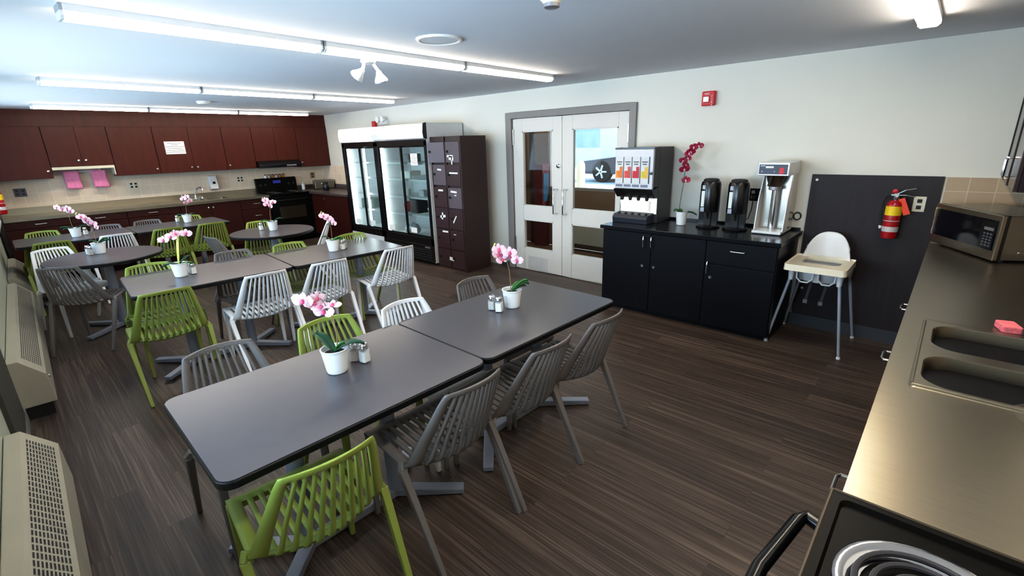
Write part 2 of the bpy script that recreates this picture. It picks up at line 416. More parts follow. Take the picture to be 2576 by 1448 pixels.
# outdoors
struct('ground_outside', B((-22, 1.65, .2), (22, 40, .38)), m_snow)
bd = thing('far_building', 'pale building with blue glazing across the snowy car park', 'building', (-2.5, 20, .38))
B((-14, 0, 0), (12, 4, 9)).build('facade', m_bldg, bd)
for k in range(7):
    B((-12.5+k*3.4, -.06, .9), (-10.3+k*3.4, 0, 3.6)).build('window', m_blueg, bd)
    B((-12.5+k*3.4, -.06, 4.6), (-10.3+k*3.4, 0, 7.4)).build('window', m_blueg, bd)
bo = thing('bollard', 'beige round-topped bollard standing in the snow outside the window', 'bollard', (3.03, 5.0, .38))
MB().lathe([(.1, 0), (.1, .72), (.085, .79), (.05, .84), (.0001, .86)], n=20).build('post', m_post, bo, smooth=True)
car = thing('car', 'dark parked car with silver wheels seen through the door glass', 'car', (2.62, 9.4, .38))
prof = [(-2.15, .26), (-2.2, .52), (-2.05, .66), (-.75, .80), (-.05, 1.28), (1.2, 1.32), (1.7, .95), (2.1, .88), (2.2, .6), (2.15, .26)]
MB().prism(prof, -.8, .8, axis='y').build('car_body', m_cardk, car, bevel=.05, seg=3)
for sx in (-1.28, 1.3):
    for sy in (-.72, .72):
        wv = MB().lathe([(.2, -.1), (.33, -.1), (.34, 0), (.33, .1), (.2, .1)], (sx, sy, .34), 24, Matrix.Rotation(PI/2, 4, 'X')).build('wheel', m_tire, car, smooth=True)
        sp = MB().lathe([(.0001, -.02), (.05, -.03), (.05, .03), (.0001, .02)], (sx, sy-.115*(1 if sy < 0 else -1), .34), 12, Matrix.Rotation(PI/2, 4, 'X'))
        for k in range(5):
            a = 2*PI*k/5; sp.beam((sx, sy-.115*(1 if sy < 0 else -1), .34), (sx+.21*math.cos(a), sy-.115*(1 if sy < 0 else -1), .34+.21*math.sin(a)), .05, .05)
        sp.build('hub', m_alloy, wv)
MB().prism([(-.5, .86), (.0, 1.22), (1.1, 1.26), (1.4, .92)], -.806, .806, axis='y').build('window', m_blueg, car)

# ------------------------------------------------------------------ fluorescent lights
def light(loc, rz, label, L=1.19, wd=.105, end=None):
    t = thing('ceiling_light', label, 'light', loc, rz, 'fluorescent wrap lights on the ceiling')
    B((-wd/2, -L/2, -.028), (wd/2, L/2, 0)).build('housing', m_plain, t)
    p = [(-wd/2+.004, -.028), (-wd/2+.004, -.045), (-wd/2+.018, -.058), (wd/2-.018, -.058), (wd/2-.004, -.045), (wd/2-.004, -.028)]
    MB().prism(p, -L/2+.012, L/2-.012, Matrix(((1, 0, 0, 0), (0, 1, 0, 0), (0, 0, 1, 0), (0, 0, 0, 1))), axis='y').build('diffuser', m_lamp, t)
    q = [(-wd/2, 0), (-wd/2, -.047), (-wd/2+.016, -.061), (wd/2-.016, -.061), (wd/2, -.047), (wd/2, 0)]
    for a, b in ((-L/2, -L/2+.012), (L/2-.012, L/2)): MB().prism(q, a, b, axis='y').build('end_cap', m_plain, t)
    return t
rowd = ['nearest row', 'middle row', 'row against the kitchen cabinets']
rows = [((6.805, -4.44), (6.655, -.82)), ((4.11, -4.345), (3.86, -.76)), ((1.33, -4.245), (.99, -.64))]
pos = ['window end', 'middle', 'door wall end']
for i, (a, b) in enumerate(rows):
    dx, dy = b[0]-a[0], b[1]-a[1]; Lr = math.hypot(dx, dy); rz = math.degrees(math.atan2(-dx, dy))
    for k in range(3):
        f = (k+.5)/3
        light((a[0]+dx*f, a[1]+dy*f, H), rz, 'long white fluorescent ceiling light, %s of the %s' % (pos[k], rowd[i]), Lr/3-.012)
light((9.51, -1.53, H), 0, 'white fluorescent ceiling light above the steel counter at top right', 1.2)
light((9.51, -2.75, H), 0, 'unseen fluorescent light added over the sink, above the top edge of the photo', 1.2)  # unseen fixture carrying on the row, added to brighten the counter
light((9.51, -3.97, H), 0, 'unseen fluorescent light added over the near range, above the photo', 1.2)  # also unseen, added for more light on the near counter

def disc(name, label, cat, loc, prof, m, part='body'):
    t = thing(name, label, cat, loc); MB().lathe(prof, n=32).build(part, m, t, smooth=True); return t
t = disc('ceiling_speaker', 'flat round white speaker grille in the ceiling beside the nearest light row', 'speaker', (7.28, -2.72, H), [(.0001, -.008), (.12, -.006), (.122, -.012), (.138, -.012), (.142, 0)], m_plain, 'rim')
MB().lathe([(.0001, -.009), (.118, -.009), (.118, -.0065), (.0001, -.0065)], n=32).build('grille', mat('speaker_mesh', (224, 224, 226), .7, var=.1, vs=300), t)
t = disc('smoke_detector', 'cone-shaped white smoke detector cut by the top of the photo', 'detector', (8.40, -3.03, H), [(.075, 0), (.073, -.022), (.062, -.04), (.036, -.066), (.034, -.07)], m_ivory, 'casing')
MB().lathe([(.034, -.07), (.033, -.084), (.026, -.088), (.0001, -.089)], n=24).build('sensor_tip', m_silver, t, smooth=True)
disc('smoke_detector', 'small white detector on the ceiling between the two far light rows', 'detector', (2.45, -2.68, H), [(.08, 0), (.08, -.015), (.065, -.035), (.0001, -.04)], m_plain, 'casing')
t = thing('emergency_light', 'white twin-head emergency lamp hanging below the nearest light row', 'lamp', (6.70, -2.87, H-.061))
MB().lathe([(.05, 0), (.05, -.015), (.03, -.025), (.0001, -.026)], n=20).build('mount', m_plain, t, smooth=True)
for sy, tilt in ((-.045, (-.04, -.05)), (.045, (.03, .02))):
    c = Vector((0, sy, -.03)); e = c+Vector((.02, sy*.3, -.035))
    h = MB().tube([(0, sy*.7, -.015), tuple(e)], .011, 8).build('arm', m_plain, t, smooth=True)
    d = Vector((tilt[0]-.03, tilt[1], -.07)).normalized(); q = Vector((0, 0, 1)).rotation_difference(d).to_matrix().to_4x4()
    hd = MB().lathe([(.016, 0), (.022, .02), (.044, .055), (.046, .07), (.04, .073)], tuple(e), 18, q).build('lamp_head', m_plain, t, smooth=True)
    MB().lathe([(.0001, .0735), (.039, .0735), (.039, .0755), (.0001, .0765)], tuple(e), 18, q).build('lens', m_silver, hd)

t = thing('fire_strobe', 'red fire alarm strobe high on the white wall right of the doors', 'fire alarm', (7.928, 0, 2.04))
B((-.06, -.045, -.064), (.06, 0, .064)).build('casing', m_redp, t, bevel=.008)
MB().box((-.04, -.06, -.035), (.012, -.045, .02)).build('strobe_lens', m_chrome, t, bevel=.008)
def text(s, size, loc, rot, m, parent, name='lettering', ext=.0006, al='CENTER'):
    cu = bpy.data.curves.new(name, 'FONT'); cu.body = s; cu.size = size; cu.extrude = ext; cu.align_x = 'CENTER'; cu.align_y = al
    to = bpy.data.objects.new('t', cu); COL.objects.link(to); bpy.context.view_layer.update()
    me = bpy.data.meshes.new_from_object(to.evaluated_get(bpy.context.evaluated_depsgraph_get())); bpy.data.objects.remove(to); bpy.data.curves.remove(cu)
    me.materials.clear(); me.materials.append(m); o = bpy.data.objects.new(name, me); COL.objects.link(o); o.parent = parent; o.location = loc; o.rotation_euler = rot; return o
text('F\nI\nR\nE', .026, (.037, -.0455, .03), (PI/2, 0, 0), m_paper, t, al='TOP')
text('FIRE', .026, (-.012, -.0455, .04), (PI/2, 0, 0), m_paper, t)
t = thing('fire_beacon', 'small red beacon on the wall above the far display fridge', 'fire alarm', (2.16, 0, 2.06))
B((-.05, -.05, -.06), (.05, 0, .06)).build('casing', m_redp, t, bevel=.01)
t = thing('emergency_light', 'white twin-head wall lamp above the nearer display fridge', 'lamp', (2.45, 0, 2.08))
B((-.12, -.05, -.03), (.12, 0, .04)).build('casing', m_plain, t, bevel=.01)
for sx in (-.07, .07): MB().lathe([(.03, 0), (.05, .05), (.048, .06), (.0001, .062)], (sx, -.05, .05), 16, Matrix.Rotation(PI/2, 4, 'X')).build('lamp_head', m_plain, t, smooth=True)

# ------------------------------------------------------------------ cabinets
def bow(mb, a, b, out, r=.0055):
    """bow handle between two points on a face, bulging along out"""
    a = Vector(a); b = Vector(b); o = Vector(out)
    mb.tube([a, a+o*.85, a*.85+b*.15+o, a*.15+b*.85+o, b+o*.85, b], r, 8); return mb
def cabinet(name, label, cat, loc, rz, W, D, z0, z1, doors=(), drawers=(), m=m_cherry, toe=0.0, group=None):
    t = thing(name, label, cat, loc, rz, group)
    mb = MB().box((0, -D+.02, z0+toe), (W, -.022 if z0 < .5 else 0, z1))
    if toe: mb.box((.01, -D+.08, z0), (W-.01, -.022, z0+toe))
    mb.build('carcass', m, t)
    for x0, x1, a, b, k in doors:
        d = B((x0+.002, -D, a+.002), (x1-.002, -D+.019, b-.002)).build('door', m, t, bevel=.003)
        if k: knob(d, k, D)
    for x0, x1, a, b, h in drawers:
        d = B((x0+.002, -D, a+.002), (x1-.002, -D+.019, b-.002)).build('drawer', m, t, bevel=.003)
        if h: knob(d, h, D)
    return t
def knob(d, k, D):
    kind, x, z = k[:3]
    if kind == 'k': MB().lathe([(.006, 0), (.006, .014), (.013, .018), (.014, .026), (.0001, .03)], (x, -D, z), 12, Matrix.Rotation(PI/2, 4, 'X')).build('knob', m_nickel, d, smooth=True)
    elif kind == 'v': bow(MB(), (x, -D, z-.05), (x, -D, z+.05), (0, -.03, 0)).build('handle', m_chrome, d, smooth=True)
    elif kind == 'H': bow(MB(), (x-.055, -D, z), (x+.055, -D, z), (0, -.052, 0)).build('handle', m_nickel, d, smooth=True)
    elif kind == 'h': bow(MB(), (x-.055, -D, z), (x+.055, -D, z), (0, -.03, 0)).build('handle', m_nickel, d, smooth=True)
    elif kind == 'vl':
        bow(MB(), (x, -D, z-.05), (x, -D, z+.05), (0, -.03, 0)).build('handle', m_chrome, d, smooth=True)
        MB().lathe([(.014, 0), (.014, .006), (.0001, .008)], (k[3], -D, k[4]), 14, Matrix.Rotation(PI/2, 4, 'X')).build('lock', m_chrome, d, smooth=True)
G = 'cherry cabinets hung on the kitchen wall'
def up(y0, y1, z0, label, doors):
    return cabinet('wall_cabinet', label, 'cabinet', (0, y0, 0), 90, y1-y0, .352, z0, 2.1, [(a-y0, b-y0, z0, 2.098, (k[0], k[1]-y0, k[2]) if k else None) for a, b, k in doors], group=G)
up(-4.78, -4.155, 1.40, 'deep cherry wall cabinet at the window end with one knob', [(-4.78, -4.155, ('k', -4.195, 1.50))])
up(-4.15, -3.445, 1.55, 'short two-door cherry wall cabinet above the pink towels', [(-4.15, -3.80, ('k', -3.84, 1.63)), (-3.80, -3.445, ('k', -3.76, 1.63))])
up(-3.44, -2.885, 1.385, 'single-door cherry wall cabinet between towels and paper notice', [(-3.44, -2.885, ('k', -2.925, 1.46))])
up(-2.88, -1.905, 1.385, 'wide two-door cherry wall cabinet carrying the paper notice', [(-2.88, -2.40, ('k', -2.445, 1.46)), (-2.40, -1.905, ('k', -2.36, 1.46))])
up(-1.90, -1.425, 1.385, 'narrow cherry wall cabinet left of the black range hood', [(-1.90, -1.425, ('k', -1.865, 1.46))])
up(-1.42, -.635, 1.50, 'cherry wall cabinet directly above the black range hood', [(-1.42, -1.03, None), (-1.03, -.635, None)])
up(-.63, -.003, 1.36, 'cherry wall cabinet in the corner right of the range hood', [(-.63, -.003, ('k', -.585, 1.45))])

t = thing('light_rail', 'cream board under the short cabinet with a rod for towels', 'shelf', (0, -3.80, 1.47))
B((.014, -.35, .04), (.35, .35, .078)).build('board', m_cream, t)
B((.03, .338, -.06), (.345, .349, .04)).build('side_panel', m_cream, t)
MB().tube([(.11, -.33, .0), (.11, .2, .0)], .007, 8).box((.012, -.335, -.02), (.125, -.325, .04)).box((.012, .19, -.02), (.125, .2, .04)).build('towel_rod', m_plain, t)
for y, nm in ((-3.945, 'pink hand towel hanging left of its twin above the kitchen counter'), (-3.63, 'pink hand towel hanging right of its twin above the kitchen counter')):
    t = thing('hand_towel', nm, 'towel', (.11, y, 1.47), 90, 'pink towels on the rod')
    mb = MB(); nx, nz = 9, 10; V = []
    for k in range(2*nz+5):
        row = []
        if k < nz: yy, zz = -.016-.002*k*.3, -.245+.0255*k*.95
        elif k < nz+5: a = PI*(k-nz)/4; yy, zz = -.016*math.cos(a), .0+.012*math.sin(a)
        else: yy, zz = .016, -.02*(k-nz-4)
        for i in range(nx):
            u = i/(nx-1)-.5; row.append(mb.bm.verts.new((u*.175+.004*math.sin(k*.6+i), yy+.004*math.sin(i*2.1+k*.25), zz-.008*u)))
        V.append(row)
    for A, Bq in zip(V, V[1:]):
        for i in range(nx-1): mb.bm.faces.new((A[i], A[i+1], Bq[i+1], Bq[i]))
    mb.build('cloth', m_pink, t, smooth=True, solid=.006)

def notice(label, loc, rz, w, h, nl, tilt=0, m=m_paper, cat='notice', group=None, ink=m_ink):
    t = thing('paper_notice', label, cat, loc, rz, group)
    B((-w/2, -.0015, -h/2), (w/2, 0, h/2)).build('sheet', m, t)
    mb = MB()
    for k in range(nl):
        z = h/2-h*(k+1)/(nl+1.0); ww = w*(.36+.1*((k*7) % 3)) if k != 1 else w*.18
        mb.box((-ww, -.0022, z-h*.018), (ww, -.0016, z+h*.018)) if True else 0
    mb.build('printed_lines', ink, t)
    return t
notice('white paper notice with printed lines on the cherry cabinet door', (.354, -2.62, 1.775), 90, .275, .195, 6)

def base(y0, y1, label, doors=(), drawers=()):
    f = lambda L: [(a-y0, b-y0, c, d, (k[0], k[1]-y0, k[2]) if k else None) for a, b, c, d, k in L]
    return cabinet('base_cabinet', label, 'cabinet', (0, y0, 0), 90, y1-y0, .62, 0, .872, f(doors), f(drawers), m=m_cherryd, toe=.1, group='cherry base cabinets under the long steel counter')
base(-4.80, -4.135, 'base cabinet at the window end below the steel counter', [(-4.80, -4.135, .11, .76, None)], [(-4.80, -4.135, .765, .868, ('h', -4.445, .82))])
base(-4.13, -3.495, 'base cabinet second from the window below the steel counter', [(-4.13, -3.495, .11, .76, None)], [(-4.13, -3.495, .765, .868, ('h', -3.81, .82))])
base(-3.49, -2.80, 'base cabinet with a wide drawer left of the kitchen sink', [(-3.49, -3.15, .11, .76, None), (-3.15, -2.80, .11, .76, None)], [(-3.49, -2.80, .765, .868, ('h', -3.17, .82))])
base(-2.795, -1.905, 'two-door base cabinet below the far kitchen sink', [(-2.795, -2.37, .11, .868, ('k', -2.405, .80)), (-2.37, -1.905, .11, .868, ('k', -2.335, .80))])
base(-1.90, -1.41, 'narrow drawer stack beside the black kitchen range', (), [(-1.90, -1.41, .70, .868, ('h', -1.64, .79)), (-1.90, -1.41, .46, .695, ('h', -1.645, .58)), (-1.90, -1.41, .11, .455, ('h', -1.65, .34))])
# corner cabinet beside the far fridge
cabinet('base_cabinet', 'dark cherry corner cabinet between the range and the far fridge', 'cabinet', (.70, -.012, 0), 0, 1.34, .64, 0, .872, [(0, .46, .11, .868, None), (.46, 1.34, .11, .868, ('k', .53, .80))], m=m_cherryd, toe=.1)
t = thing('worktop', 'dark laminate corner worktop under the toaster', 'worktop', (0, 0, .873))
MB().prism([(.014, -.63), (.62, -.63), (.66, -.675), (2.05, -.675), (2.05, -.014), (.014, -.014)], 0, .042).build('slab', m_granite, t, bevel=.005)
MB().box((.014, -.63, .043), (.03, -.014, .125)).box((.03, -.03, .043), (2.05, -.014, .125)).build('upstand', m_granite, t)

t = thing('worktop', 'long stainless steel counter along the kitchen wall', 'worktop', (0, 0, .873))
ct = MB(); SY0, SY1, SX0, SX1 = -2.70, -1.98, .10, .50
ct.box((.014, yw(0)+.06, 0), (.645, SY0, .042)); ct.box((.014, SY1, 0), (.645, -1.41, .042)); ct.box((.014, SY0, 0), (SX0, SY1, .042)); ct.box((SX1, SY0, 0), (.645, SY1, .042))
ct.build('slab', m_steel, t)
B((.014, yw(0)+.06, .042), (.03, -1.41, .135)).build('upstand', m_steel, t)
t = thing('sink', 'stainless sink set into the far kitchen counter', 'sink', (.3, -2.34, .915))
a = rrect(-.2, -.36, .2, .36, .05, 5)
for y0, y1 in ((-.33, -.02), (.02, .33)):
    n5 = rrect(-.17, y0, .17, y1, .05, 5); n6 = rrect(-.15, y0+.02, .15, y1-.02, .05, 5)
    mb = MB(); A = mb._v([(u, v, .0) for u, v in n5]); Bv = mb._v([(u, v, -.16) for u, v in n6]); n = len(A)
    for i in range(n): mb.bm.faces.new((A[i], A[(i+1) % n], Bv[(i+1) % n], Bv[i]))
    mb.bm.faces.new(Bv); mb.build('basin', m_steeld, t, smooth=True)
mb = MB()
mb.box((-.2, -.36, -.001), (-.17, .36, .005)).box((.17, -.36, -.001), (.2, .36, .005)).box((-.17, -.36, -.001), (.17, -.33, .005)).box((-.17, .33, -.001), (.17, .36, .005)).box((-.17, -.02, -.001), (.17, .02, .005))
mb.build('rim', m_steel, t)
t = thing('faucet', 'chrome swan-neck faucet behind the far kitchen sink', 'faucet', (.085, -2.42, .915))
MB().lathe([(.03, 0), (.03, .015), (.018, .03), (.016, .06)], n=16).tube([(0, 0, .03), (.01, .01, .12), (.05, .04, .19), (.10, .07, .20), (.14, .09, .175), (.145, .095, .15)], .011, 10).build('spout', m_chrome, t, smooth=True)
for sy in (-.1, .1): MB().lathe([(.02, 0), (.018, .03), (.01, .035)], (0, sy, 0), 12).box((-.006, sy-.005, .03), (.06, sy+.005, .042)).build('tap_handle', m_chrome, t, smooth=True)
B((-.03, -.13, 0), (.03, .13, .008)).build('deck_plate', m_chrome, t, bevel=.004)

def outlet(label, loc, rz, w=.115, m=m_ivory, ms=m_black, double=True):
    t = thing('wall_outlet', label, 'outlet', loc, rz)
    B((-w/2, -.006, -.058), (w/2, 0, .058)).build('cover_plate', m, t, bevel=.003)
    cs = (-w/4, w/4) if double else (0,)
    for c in cs:
        for z in (-.024, .024):
            B((c-.015, -.009, z-.014), (c+.015, -.005, z+.014)).build('socket', ms, t, bevel=.004)
    return t
outlet('dark four-socket outlet on the kitchen tiles near the window', (.0125, -4.53, 1.22), 90, .13, mat('outlet_grey', (92, 92, 104), .5), m_black)
outlet('ivory outlet on the kitchen tiles right of the pink towels', (.0125, -3.225, 1.215), 90)
outlet('ivory outlet on the kitchen tiles left of the far range', (.0125, -1.635, 1.195), 90)
outlet('tan outlet on the kitchen tiles behind the toaster', (.0125, -.26, 1.175), 90, .09, mat('outlet_tan', (150, 128, 100), .5), m_blackm, False)
t = thing('soap_dispenser', 'white wall soap dispenser on the tiles above the far sink', 'soap dispenser', (.0125, -2.10, 1.04), 90)
MB().prism([(0, 0), (-.10, .02), (-.11, .10), (-.07, .25), (0, .26)], -.065, .065, axis='x').build('casing', m_plain, t, bevel=.015, seg=3)
B((-.02, -.109, .11), (.02, -.1, .15)).build('level_window', m_black, t)

# range hood
t = thing('range_hood', 'black range hood under the cabinets above the far range', 'range hood', (0, -1.03, 1.38), 90)
MB().prism([(0, .02), (-.46, .0), (-.47, .055), (-.40, .118), (0, .118)], -.385, .385, axis='x').build('canopy', m_black, t, bevel=.004)
B((.1, -.468, .02), (.28, -.473, .045)).build('switch_panel', m_silver, t)

# far kitchen range
t = thing('kitchen_range', 'black electric range in the far kitchen under the hood', 'stove', (0, -1.02, 0), 90)
B((-.375, -.62, .03), (.375, -.02, .90)).build('range_body', m_enamel, t, bevel=.004)
B((-.38, -.665, .90), (.38, -.02, .918)).build('cooktop', m_enamel, t, bevel=.006)
bg = MB().prism([(-.10, .918), (-.085, 1.16), (-.06, 1.18), (-.02, 1.18), (-.02, .918)], -.38, .38, axis='x').build('control_panel', m_enamel, t, bevel=.006)
for sx in (-.31, -.22, .22, .31): MB().lathe([(.024, 0), (.022, .02), (.0001, .024)], (sx, -.095, 1.06), 14, Matrix.Rotation(PI/2, 4, 'X')).build('knob', m_blackm, bg, smooth=True)
B((-.07, -.1, 1.08), (.07, -.088, 1.13)).build('clock_display', mat('clock', (20, 24, 60), .2, em=(40, 50, 150), es=.6), bg)
for sx, sy in ((-.19, -.5), (.19, -.5), (-.19, -.24), (.19, -.24)):
    b = MB()
    for rr in (.035, .06, .085): b.tube([(sx+rr*math.cos(2*PI*k/20), sy+rr*math.sin(2*PI*k/20), .926) for k in range(20)], .006, 6, closed=True)
    b.build('burner', m_blackm, t, smooth=True)
od = B((-.37, -.66, .25), (.37, -.62, .86)).build('oven_door', m_enamel, t, bevel=.005)
B((-.25, -.664, .46), (.24, -.66, .68)).build('oven_window', mat('oven_window', (44, 38, 28), .08, var=.02), od)
bow(MB(), (-.32, -.66, .80), (.32, -.66, .80), (0, -.045, 0), .011).build('handle', m_black, od, smooth=True)
B((-.37, -.655, .06), (.37, -.62, .24)).build('drawer', m_enamel, t, bevel=.005)
spk = ['leftmost', 'second', 'third', 'fourth', 'fifth', 'rightmost']
proto = None
for k in range(6):
    l = 'tiny spice jar on top of the far range, %s of six' % spk[k]
    mm = [m_salt, m_pepper, m_amber, m_pepper, m_amber, m_amber][k]
    t = thing('spice_jar', l, 'jar', (.055, -1.20+k*.068, 1.18), 0, 'spice jars on the far range')
    MB().lathe([(.018, 0), (.02, .004), (.02, .045), (.014, .052)], n=12).build('jar_body', mm, t, smooth=True)
    MB().lathe([(.016, .052), (.016, .068), (.0001, .07)], n=12).build('lid', m_blackm, t, smooth=True)

# toaster and neighbours
t = thing('toaster', 'wide stainless toaster on the dark corner worktop', 'toaster', (.36, -.215, .9155), 78)
MB().prism([(-.10, .012), (-.10, .15), (-.075, .175), (.075, .175), (.10, .15), (.10, .012)], -.19, .19, axis='x').build('shell', m_steel, t, bevel=.01)
B((-.185, -.095, 0), (.185, .095, .014)).build('foot', m_blackm, t)
for y in (-.035, .035): B((-.15, y-.013, .1745), (.15, y+.013, .1765)).build('slot', m_black, t)
for x in (-.06, .06): B((x-.012, -.125, .10), (x+.012, -.1, .12)).build('lever', m_plain, t, bevel=.004)
t = thing('canister', 'black lidded canister right of the toaster', 'canister', (.82, -.40, .9155))
MB().lathe([(.055, 0), (.058, .005), (.058, .13), (.05, .14)], n=20).build('body', m_black, t, smooth=True)
MB().lathe([(.06, .14), (.06, .16), (.0001, .168)], n=20).build('lid', m_blackm, t, smooth=True)
t = thing('squeeze_bottle', 'small white bottle beside the far range', 'bottle', (.10, -.52, .9155))
MB().lathe([(.03, 0), (.032, .01), (.032, .09), (.014, .12)], n=16).build('body', m_plain, t, smooth=True)
MB().lathe([(.013, .12), (.011, .15), (.0001, .155)], n=12).build('cap', m_paper, t, smooth=True)

def extinguisher(label, loc, rz, sc=1.0):
    t = thing('fire_extinguisher', label, 'fire extinguisher', loc, rz)
    MB().lathe([(.03*sc, 0), (.047*sc, .006), (.052*sc, .02), (.052*sc, .26), (.044*sc, .285), (.024*sc, .298), (.018*sc, .30)], n=24).build('cylinder', m_red, t, smooth=True)
    MB().lathe([(.0527*sc, .185), (.0527*sc, .255)], n=24, cap=False).build('yellow_label', m_yellow, t, smooth=True)
    MB().lathe([(.0527*sc, .058), (.0527*sc, .098)], n=24, cap=False).build('silver_label', m_silverl, t, smooth=True)
    MB().lathe([(.0527*sc, .140), (.0527*sc, .146)], n=24, cap=False).build('band', m_silverl, t, smooth=True)
    MB().lathe([(.018, .30), (.02, .305), (.02, .325), (.012, .33)], n=14).box((-.012, -.012, .325), (.014, .012, .35)).box((-.035, -.006, .332), (0, .006, .344)).build('valve', m_chrome, t, smooth=True)
    MB().beam((0, 0, .345), (.05, 0, .378), .022, .007).beam((.05, 0, .378), (.11, 0, .392), .022, .006, .014, .005).build('lever', m_chrome, t)
    MB().beam((0, 0, .338), (.06, 0, .34), .02, .006).beam((.06, 0, .34), (.115, 0, .328), .02, .006, .014, .005).build('carry_handle', m_chrome, t)
    MB().lathe([(.0001, -.012), (.016, -.01), (.018, .004), (.0001, .012)], (-.012, -.004, .365), 14, Matrix.Rotation(PI/2, 4, 'X')).build('pressure_gauge', m_redp, t, smooth=True)
    MB().tube([(-.03, 0, .338), (-.06, 0, .325), (-.075, 0, .28), (-.07, 0, .16), (-.062, -.01, .09)], .007, 8).build('hose', m_blackm, t, smooth=True)
    MB().lathe([(.007, .075), (.011, .09), (.008, .10)], (-.064, -.008, 0), 10).build('nozzle', m_paper, t, smooth=True)
    MB().beam((.035, -.02, .315), (.085, -.02, .195), .038, .003, .042, .003, up=(0, 1, 0)).build('inspection_tag', m_orange, t)
    B((-.02, .05, .02), (.02, .078, .34)).build('bracket', m_blackm, t)
    return t
extinguisher('red fire extinguisher hung on the dark espresso wall panel', (9.468, -.1, .888), 0)
extinguisher('red fire extinguisher on the window wall at the left edge', (.78, -4.78, 1.0), 178, 1.15)
outlet('ivory single outlet on the espresso panel beside the extinguisher', (9.608, -.0222, 1.156), 0, .075, m_ivory, m_blackm, False)
outlet('black double outlet on the white wall behind the coffee brewer', (8.445, 0, 1.168), 0, .13, m_black, mat('socket_grey', (150, 146, 146), .5))

# ------------------------------------------------------------------ display fridges
def fridge(label, x0, x1, lit):
    W = x1-x0; t = thing('display_fridge', label, 'fridge', ((x0+x1)/2, -.02, 0))
    h = W/2; D = .63 if lit else .66; m = m_plain
    zb, zt = .30, 1.755
    mb = MB().box((-h, -D, .05), (-h+.035, 0, 1.985)).box((h-.035, -D, .05), (h, 0, 1.985)).box((-h, -.04, .05), (h, 0, 1.985))
    mb.box((-h+.035, -D+.02, 1.78), (h-.035, -.04, 1.985)).box((-h+.035, -D+.02, .05), (h-.035, -.04, .36))
    mb.build('cabinet_body', m, t, bevel=.004)
    mb = MB().prism([(-D+.01, 1.775), (-D-.035, 1.79), (-D-.045, 1.87), (-D-.03, 1.975), (-D+.01, 1.985)], -h+.01, h-.012, axis='x')
    mb.build('header_sign', m_sign if lit else mat('header_white', (214, 214, 216), .3, var=.02, em=(255, 255, 255), es=.08), t)
    if not lit: MB().prism([(-D+.01, 1.775), (-D-.04, 1.79), (-D-.05, 1.87), (-D-.035, 1.98), (-D+.01, 1.99)], h-.014, h+.002, axis='x').build('header_end', m_black, t)
    fm = MB().box((-h+.02, -D-.012, zt-.06), (h-.005, -D, zt+.02)).box((-h+.02, -D-.012, zb), (h-.005, -D, zb+.11)).box((-h+.02, -D-.012, zb), (-h+.09, -D, zt)).box((h-.06, -D-.012, zb), (h-.005, -D, zt))
    fm.build('door_surround', m_black, t, bevel=.003)
    mid = 0.0
    for a, b, dy in ((-h+.075, mid+.04, .0), (mid-.04, h-.055, .03)):
        q = MB(); y0 = -D-.004+dy; y1 = y0+.022; z0, z1 = zb+.10, zt-.05
        q.box((a, y0, z0), (a+.035, y1, z1)).box((b-.035, y0, z0), (b, y1, z1)).box((a+.035, y0, z0), (b-.035, y1, z0+.03)).box((a+.035, y0, z1-.03), (b-.035, y1, z1))
        d = q.build('sliding_door', m_black, t)
        B((a+.035, y0+.009, z0+.03), (b-.035, y0+.013, z1-.03)).build('pane', m_fglass, d)
        n = B((a+.10, y0+.006, z0+.045), (a+.25, y0+.008, z0+.125)).build('sticker', m_paper, d)
    if lit: MB().box((-h+.035, -D-.01, .06), (h-.035, -D+.02, zb)).build('kick_panel', m_plain, t)
    else:
        g = MB().box((-h+.02, -D-.02, .06), (h-.005, -D+.02, zb))
        kp = g.build('kick_panel', m_black, t, bevel=.004)
        g = MB()
        for k in range(5): g.beam((-h+.06, -D-.024, .09+k*.036), (h-.05, -D-.024, .09+k*.036), .012, .010)
        g.build('grille', m_blackm, kp)
        B((h-.2, -D-.024, .262), (h-.08, -D-.02, .285)).build('badge', m_silver, kp)
    for x in (-h+.055, mid):
        if x == mid and not lit: continue
        B((x-.012+.03, -D+.06, .44), (x+.012+.03, -D+.085, 1.68)).build('strip_light', m_strip, t)
    B((-h+.037, -.045, .37), (h-.037, -.041, 1.77)).build('inner_liner', mat('liner', (196, 204, 206), .5, var=.02), t)
    for z in (.70, .96, 1.22, 1.46):
        mb = MB()
        for k in range(int(W/.06)): mb.box((-h+.05+k*.06, -D+.1, z-.004), (-h+.056+k*.06, -.05, z))
        mb.box((-h+.04, -D+.09, z-.02), (h-.04, -D+.1, z+.004)); mb.box((-h+.04, -.06, z-.008), (h-.04, -.05, z))
        mb.build('wire_shelf', m_plain, t)
    return t
fridge('far white display fridge with lit header and white kick panel', 2.085, 3.125, True)
fr2 = fridge('nearer display fridge with black front, black grille and white header', 3.14, 4.435, False)
t = notice('white printed list stuck on the nearer fridge glass', (4.11, -.6765, 1.51), 0, .16, .16, 7)
def food(nm, label, cat, loc, mb, m, part='body', sm=False, group=None):
    t = thing(nm, label, cat, loc, random.uniform(-8, 8), group); mb.build(part, m, t, smooth=sm, bevel=0 if sm else .006); return t
def blob(r, sc, seed):
    rnd = random.Random(seed); mb = MB(); mb.ball((0, 0, r*sc[2]), r, sc, 14, 10)
    for v in mb.bm.verts:
        v.co += Vector([rnd.uniform(-.14, .14)*r for _ in range(3)]); v.co.z = max(v.co.z, 0.0)
    return mb
food('crumpled_bag', 'crumpled white plastic bag on the middle shelf of the nearer fridge', 'bag', (4.20, -.40, .701), blob(.12, (1.1, 1, .8), 1), m_paper, 'bag', True)
